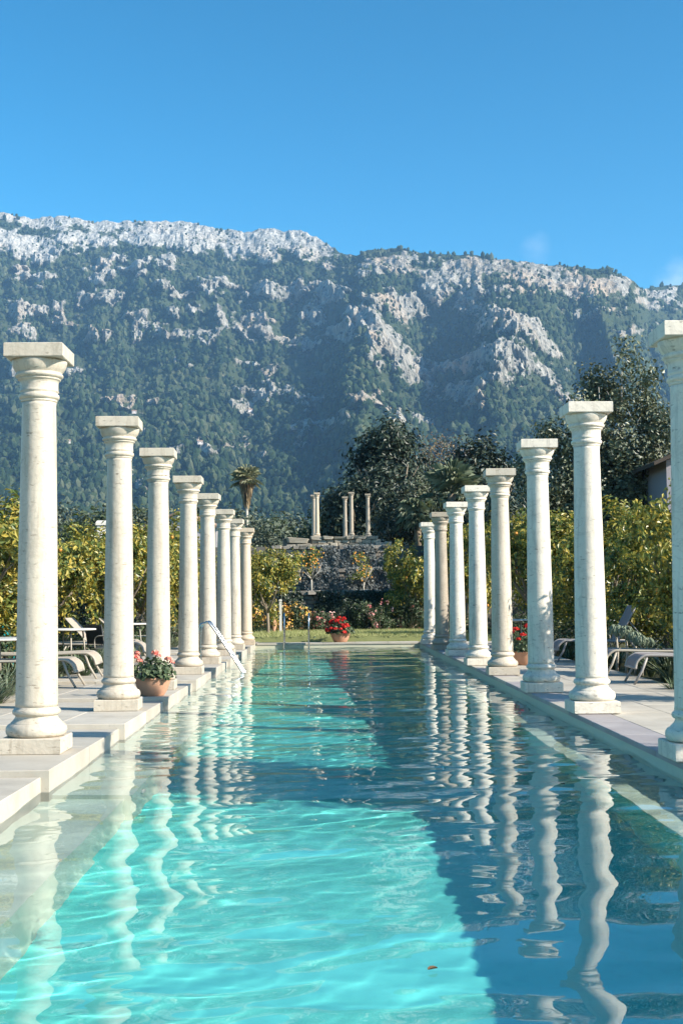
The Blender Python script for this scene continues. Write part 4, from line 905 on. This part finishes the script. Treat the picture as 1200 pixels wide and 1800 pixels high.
flower_pot('terracotta pot with bright red geraniums behind the right hand columns', at(920, 1150, 23.4).x, 23.4, DZ + .002, .27, .26, .42, .32, 560,
           [(-.16, -.18, .40, .06), (-.03, -.2, .30, .055), (.06, -.16, .46, .065), (-.12, -.22, .22, .045), (.16, -.05, .40, .06), (-.2, .0, .34, .05)], MAT['red_flower'], 951)
b = MB(); b.lathe([(.06, 0), (.075, .02), (.05, .06), (.10, .20), (.11, .30), (.08, .38), (.085, .42), (.06, .45), (.02, .50)], 20)
o = b.build('garden_urn', MAT['terracotta'], None, (at(481, 1105, 42.4).x, 42.4, LZ - .03)); tag(o, 'small pale clay urn on the lawn beside the yellow blossom', 'urn')

# ------------------------------------------------------------------ steel rails, post
MAT['steel'] = mat_plain('steel', (0.50, 0.51, 0.52), 0.2, 1.0, var=.04)
def smooth(pts, k=6):
    pts = [Vector(p) for p in pts]; out = []
    for i in range(len(pts) - 1):
        p0, p1, p2, p3 = pts[max(i-1, 0)], pts[i], pts[i+1], pts[min(i+2, len(pts)-1)]
        for j in range(k):
            t = j / k; out.append(0.5 * ((2 * p1) + (p2 - p0) * t + (2 * p0 - 5 * p1 + 4 * p2 - p3) * t * t + (3 * p1 - p0 - 3 * p2 + p3) * t ** 3))
    return out + [pts[-1]]
t = thing('pool_handrail', 'curved stainless steel handrail sloping into the pool from the left coping', 'handrail', (0, 24.0, 0))
for dy in (-.05, .42):
    b = MB(); b.tube(smooth([(-2.46, dy, DZ), (-2.46, dy, .62), (-2.44, dy, .88), (-2.34, dy, .955), (-2.20, dy, .89), (-1.62, dy, .02), (-1.53, dy, -.12), (-1.52, dy, -.21)]), .021, 10); rl = b.build('rail', MAT['steel'], t)
    b = MB(); b.lathe([(.05, 0), (.05, .012), (.03, .02)], 16, c=(-2.46, dy, DZ + .0)); b.build('flange', MAT['steel'], rl)
t = thing('pool_ladder', 'stainless steel pool ladder with two looped rails on the far coping', 'ladder', (at(521, 1100, 36.4).x, 36.3, 0))
for sx in (-.355, .355):
    b = MB(); b.tube(smooth([(sx, .46, DZ), (sx, .46, .62), (sx, .40, .88), (sx, .22, .99), (sx, .02, .90), (sx, -.07, .66), (sx, -.08, .2), (sx, -.08, -.9)]), .024, 10); b.build('rail', MAT['steel'], t)
for z in (-.25, -.5, -.75):
    b = MB(); b.box(-.345, .345, -.13, -.04, z - .015, z + .015); b.build('tread', MAT['steel'], t)
MAT['white_paint'] = mat_plain('white_paint', (0.62, 0.60, 0.56), 0.5, var=.06)
t = thing('garden_post', 'slim white square post on the lawn left of the pool ladder', 'post', (at(493, 1080, 42.0).x, 42.0, LZ - .03))
b = MB(); b.box(-.04, .04, -.04, .04, 0, 1.06); b.build('shaft', MAT['white_paint'], t)
b = MB(); b.hexa([(-.06, -.06, 1.062), (.06, -.06, 1.062), (.06, .06, 1.062), (-.06, .06, 1.062), (-.04, -.04, 1.10), (.04, -.04, 1.10), (.04, .04, 1.10), (-.04, .04, 1.10)]); b.build('cap', MAT['white_paint'], t)

# ------------------------------------------------------------------ loungers
MAT['sling_taupe'] = mat_plain('sling_taupe', (0.36, 0.30, 0.24), 0.8, var=.06, scale=20, bump=.15)
MAT['sling_dark'] = mat_plain('sling_dark', (0.22, 0.19, 0.19), 0.8, var=.06, scale=20, bump=.15)
MAT['frame_cream'] = mat_plain('frame_cream', (0.36, 0.32, 0.265), 0.4, var=.04)
MAT['frame_grey'] = mat_plain('frame_grey', (0.30, 0.28, 0.27), 0.4, var=.04)
def lounger(label, x, y, z, rz, back=0.0, sling='sling_taupe', frame='frame_cream', group='sun loungers beside the pool'):
    """foot end at the origin, head towards local +x; back = lift of the backrest in degrees"""
    t = thing('sun_lounger', label, 'sun lounger', (x, y, z), rz, group); w = .33
    c, s = math.cos(R(back)), math.sin(R(back)); hx, hz = 1.18, .40
    seat = smooth([(.0, .24), (.03, .33), (.10, .395), (.20, .42), (.6, .405), (hx, hz)], 5); seat = [(p.x, p.y) for p in [Vector((a[0], a[1], 0)) for a in seat]] if False else None
    def cr(pts): return [(v.x, v.z) for v in smooth([(a, 0, b_) for a, b_ in pts], 5)]
    st = cr([(.0, .23), (.03, .33), (.11, .40), (.22, .42), (.7, .405), (hx, hz)])
    bk = [(hx + .012 * c + u * c - .0, hz + .012 * s + u * s) for u in (0, .2, .4, .6, .76)]
    def sheet(path, name, zz=.012):
        b = MB(); n = len(path)
        for k in range(n - 1):
            (x0, z0), (x1, z1) = path[k], path[k + 1]
            b.hexa([(x0, -w + .02, z0 - zz), (x1, -w + .02, z1 - zz), (x1, w - .02, z1 - zz), (x0, w - .02, z0 - zz), (x0, -w + .02, z0), (x1, -w + .02, z1), (x1, w - .02, z1), (x0, w - .02, z0)])
        return b.build(name, MAT[sling], t)
    sheet(st, 'seat'); sheet(bk, 'backrest')
    for sy in (-w, w):
        b = MB(); b.tube([(a, sy, q - .005) for a, q in st] + [(1.9, sy, .385)], .02, 8); b.build('side_rail', MAT[frame], t)
        b = MB(); b.tube([(a, sy * .96, q) for a, q in bk], .016, 8); b.build('back_rail', MAT[frame], t)
        b = MB(); b.tube([(.18, sy * .95, .40), (.10, sy * 1.0, .2), (-.02, sy * 1.02, 0)], [.02, .019, .017], 8); b.build('leg', MAT[frame], t)
        b = MB(); b.tube([(1.55, sy * .95, .385), (1.68, sy, .2), (1.8, sy * 1.02, 0)], [.02, .019, .017], 8); b.build('leg', MAT[frame], t)
    b = MB(); b.tube([(.01, -w, .235), (.01, w, .235)], .02, 8); b.build('foot_bar', MAT[frame], t)
    b = MB(); b.tube([(1.9, -w, .385), (1.9, w, .385)], .018, 8); b.build('head_bar', MAT[frame], t)
    if back > 5:
        for sy in (-w * .8, w * .8):
            b = MB(); b.tube([(hx + .45 * c, sy, hz + .45 * s), (hx + .55, sy, .39)], .011, 6); b.build('prop', MAT[frame], t)
    return t
PI = math.pi; dl = lambda yy: zl(yy) if yy < 36 else DZ
lounger('taupe sun lounger with a curved foot end, right beside the nearest left column', -3.68, 18.7, dl(18.7) - .002, PI)
lounger('second taupe lounger with curved foot end, just behind the nearer one', -3.72, 20.5, dl(20.5) - .002, PI + R(2))
lounger('sun lounger at the left edge of the photo, only its pale rail showing', -4.55, 16.4, .05, PI + R(4))
lounger('lounger between the second and third left columns, dark gap under its curved foot', -3.75, 26.0, dl(26) - .002, PI)
lounger('lounger with its backrest raised high, under the orange tree on the left', -4.45, 29.8, .05, PI - R(6), 46)
lounger('pale lounger with raised backrest left of the third left column', -4.3, 33.6, .05, PI + R(3), 40)
lounger('darker lounger in front of the paler one beside the right edge', 4.38, 18.2, DZ - .002, R(-2), 0, 'sling_dark', 'frame_grey')
lounger('lounger with a long pale side rail behind the darker one at the right', 4.32, 19.9, DZ - .002, R(1), 0, 'sling_dark', 'frame_cream')
lounger('shaded lounger with steep raised backrest behind the tall right hand column', 4.42, 24.5, DZ - .002, 0, 62, 'sling_dark', 'frame_grey')

def table(label, x, y, z, r, h, top='white_paint'):
    t = thing('garden_table', label, 'table', (x, y, z), rng.uniform(0, 1), 'garden tables'); b = MB(); b.lathe([(r - .02, h - .03), (r, h - .025), (r, h - .008), (r - .015, h)], 36); b.build('table_top', MAT[top], t)
    for k in range(4):
        a = k * PI / 2; b = MB(); b.tube([(math.cos(a) * r * .55, math.sin(a) * r * .55, h - .03), (math.cos(a) * r * .62, math.sin(a) * r * .62, h * .5), (math.cos(a) * r * .8, math.sin(a) * r * .8, 0)], .016, 6); b.build('leg', MAT['frame_cream'], t)
    b = MB(); b.lathe([(r * .52, h - .05), (r * .54, h - .04), (r * .52, h - .031)], 24); b.build('apron', MAT['frame_cream'], t)
table('round white table cut off by the left edge of the photo', -5.0, 19.0, .05, .55, .80)
table('round white table between the two nearest left columns', -5.0, 24.2, .05, .55, .82)
table('white table seen between the second and third left columns', -4.85, 30.6, .05, .5, .80)
table('table with a cool white top in the shade at the right', 5.95, 27.3, .05, .5, .84)
table('white table behind the red geraniums on the right', 4.35, 29.0, .05, .5, .84)
def chair(label, x, y, z, rz, mat):
    t = thing('garden_chair', label, 'chair', (x, y, z), rz, 'garden chairs'); m_ = MAT[mat]
    b = MB(); b.box(-.22, .22, -.22, .22, .42, .45); b.build('seat', m_, t)
    b = MB(); b.hexa([(-.21, .20, .50), (.21, .20, .50), (.21, .225, .50), (-.21, .225, .50), (-.20, .29, .88), (.20, .29, .88), (.20, .315, .88), (-.20, .315, .88)]); b.build('backrest', m_, t)
    for sx in (-.2, .2):
        b = MB(); b.tube([(sx, -.2, .42), (sx * 1.1, -.24, 0)], .014, 6); b.build('leg', m_, t)
        b = MB(); b.tube([(sx * 1.02, .30, .86), (sx * 1.02, .2, .42), (sx * 1.1, .26, 0)], .014, 6); b.build('leg', m_, t)
        b = MB(); b.tube(smooth([(sx * 1.06, .26, .66), (sx * 1.15, 0, .68), (sx * 1.15, -.2, .64), (sx * 1.08, -.22, .44)]), .013, 6); b.build('armrest', m_, t)
MAT['turquoise'] = mat_plain('turquoise', (0.02, 0.42, 0.46), 0.5, var=.06); MAT['black_iron'] = mat_plain('black_iron', (0.05, 0.05, 0.05), 0.5, var=.1)
chair('dark iron armchair beside the white table left of the second column', -4.45, 25.0, .05, R(150), 'black_iron')
chair('pale armchair at the white table, close to the second left column', -4.2, 24.4, .05, R(250), 'frame_cream')
chair('turquoise chair under the orange tree at the left edge, the farther left one', -6.75, 26.6, .05, R(200), 'turquoise')
chair('turquoise chair under the orange tree, just left of the nearest column', -6.25, 26.4, .05, R(160), 'turquoise')

# ------------------------------------------------------------------ low planting along the decks
def strappy(seed, n, L, w, spread):
    rs = random.Random(seed); b = MB()
    for i in range(n):
        a = rs.uniform(0, 6.28); l = L * rs.uniform(.6, 1.1); o = rs.uniform(.25, 1.0) * spread; r0 = rs.uniform(0, .05); ca, sa = math.cos(a), math.sin(a)
        pts = [(ca * (r0 + o * f * f * l + .15 * f * l), sa * (r0 + o * f * f * l + .15 * f * l), l * (f - .42 * o * f * f)) for f in (0, .3, .6, .85, 1)]
        for k in range(4):
            w0 = w * (1, 1.1, .85, .5, 0)[k]; w1 = w * (1, 1.1, .85, .5, 0.02)[k + 1]; p, q = pts[k], pts[k + 1]
            b.face([(p[0] - sa * w0, p[1] + ca * w0, p[2]), (p[0] + sa * w0, p[1] - ca * w0, p[2]), (q[0] + sa * w1, q[1] - ca * w1, q[2]), (q[0] - sa * w1, q[1] + ca * w1, q[2])])
    return b.mesh('leaves')
SP = [strappy(700 + k, 46, .55, .013, .9) for k in range(3)]
for k, s in enumerate(SP): s.materials.append(MAT[('bed_leaf', 'bed_leaf', 'palm_leaf')[k]])
def plants(xr, ys, z, side, grp):
    for i, y in enumerate(ys):
        o = link('strap_leaved_plant', SP[i % 3], None, None, (rng.uniform(*xr), y, z)); s = rng.uniform(.75, 1.2); o.scale = (s, s, s * rng.uniform(.8, 1.1)); o.rotation_euler = (0, 0, rng.uniform(0, 6.28))
        tag(o, f'dark green strap leaved clump in the planting strip along the {side} deck', 'plant', grp)
plants((-4.3, -3.98), list(np.arange(14.6, 17.4, .42)), .03, 'left', 'strap leaved plants beside the left deck')
plants((-5.2, -4.3), list(np.arange(14.4, 34.5, .40)), .03, 'left', 'strap leaved plants beside the left deck')
plants((-4.35, -4.0), list(np.arange(21.3, 35.5, .6)), .03, 'left', 'strap leaved plants beside the left deck')
plants((4.95, 5.9), list(np.arange(15.8, 35.0, .42)), .03, 'right', 'strap leaved plants beside the right deck')
for x, y in ((4.72, 16.5), (4.95, 16.9), (4.68, 17.0), (5.1, 16.4)):
    o = link('grass_tuft', SP[0], None, None, (x, y, DZ - .11)); o.scale = (.75, .75, .6); o.rotation_euler = (0, 0, rng.uniform(0, 6)); tag(o, 'dark grassy tuft spilling onto the right hand paving near the frame edge', 'grass tuft', 'grassy tufts beside the right paving')
def globe(label, x, y, h, r, seed):
    t = thing('globe_plant', label, 'plant', (x, y, .03), 0, 'pale round headed plants on the right'); rs = np.random.RandomState(seed)
    d = rs.normal(size=(220, 3)); d /= np.linalg.norm(d, axis=1)[:, None]; d[:, 2] = np.abs(d[:, 2]) * 1.1 - .35
    link('head', leaf_mesh('head', d * r * (.7 + .35 * rs.rand(220, 1)) + [0, 0, h], d, .075, seed, .5), MAT['pale_leaf'], t)
    b = MB(); b.tube([(0, 0, 0), (.03, .02, h * .5), (0, 0, h)], [.03, .022, .018], 6); b.build('stem', MAT['bark_pale'], t)
for px, py, d, r, lab in ((1082, 1110, 22.3, .15, 'leftmost of the pale round headed plants, beside the tall right column'), (1099, 1113, 22.0, .16, 'tallest pale round headed plant, second from the tall right column'), (1115, 1122, 21.8, .15, 'pale round headed plant in the middle of the cluster'), (1126, 1128, 21.6, .13, 'rightmost pale round headed plant of the cluster'), (1139, 1130, 21.9, .11, 'small pale headed plant right of the round ones')):
    p = at(px, py, d); globe(lab, p.x, d, p.z - .03, r, int(px))
# low shrubs that fill the beds under the orange trees
LS = ['by the nearest left lounger', 'behind the left loungers', 'left of the second column', 'behind the raised lounger', 'left of the third column', 'left of the fourth column', 'below the golden orange tree', 'by the right hand frame edge', 'behind the tall right column', 'behind the shaded lounger', 'behind the chipped column', 'behind the geranium pot', 'behind the farthest right column']
for i, (x, y, s) in enumerate([(-5.8, 17.2, .8), (-6.6, 22.0, .9), (-7.3, 28.4, .8), (-5.9, 32.0, .9), (-5.3, 36.4, .9), (-4.6, 40.2, .9), (-3.0, 42.6, .9), (6.3, 18.6, .9), (6.7, 22.8, .9), (6.3, 28.6, .9), (5.8, 34.0, .9), (4.9, 38.6, .9), (4.2, 43.0, .9)]):
    side = 'left' if x < 0 else 'right'
    bush('low_shrub', 'shrub', f'low dark shrub under the orange trees ' + LS[i], x, y, .03, lob(800 + i, 7, .9, .6, .15, .6, .25, .45), 1500, .10, MAT['bed_leaf'], 820 + i, group=f'low shrubs under the {side} orange trees')

b = MB(); b.lathe([(.07, 0), (.075, .012), (.06, .022), (.02, .024)], 20); o = b.build('pool_light', MAT['white_paint'], None, (-1.439, 9.75, -.45)); o.rotation_euler = (0, PI / 2, 0); tag(o, 'small round white lamp set in the underwater ledge at the left', 'pool lamp'); o.cycles.is_caustics_receiver = True
MAT['dead_leaf'] = mat_plain('dead_leaf', (0.10, 0.06, 0.03), 0.8, var=.3)
for lab, x, y, a in (('single brown leaf floating on the water near the front, right of the middle', .38, 4.75, .5), ('small brown leaf floating on the water along the right side', 1.72, 9.3, 1.9)):
    b = MB(); n = 10; pts = []
    for k in range(n):
        q = 2 * PI * k / n; pts.append(((.022 * math.cos(q)), .010 * math.sin(q) * (1 - .3 * math.cos(q)), .006 + .01 * abs(math.sin(q))))
    for k in range(n): b.face([(0, 0, .006), pts[k], pts[(k + 1) % n]])
    o = b.build('fallen_leaf', MAT['dead_leaf'], None, (x, y, .006)); o.rotation_euler = (0, 0, a); tag(o, lab, 'leaf', 'leaves on the water')
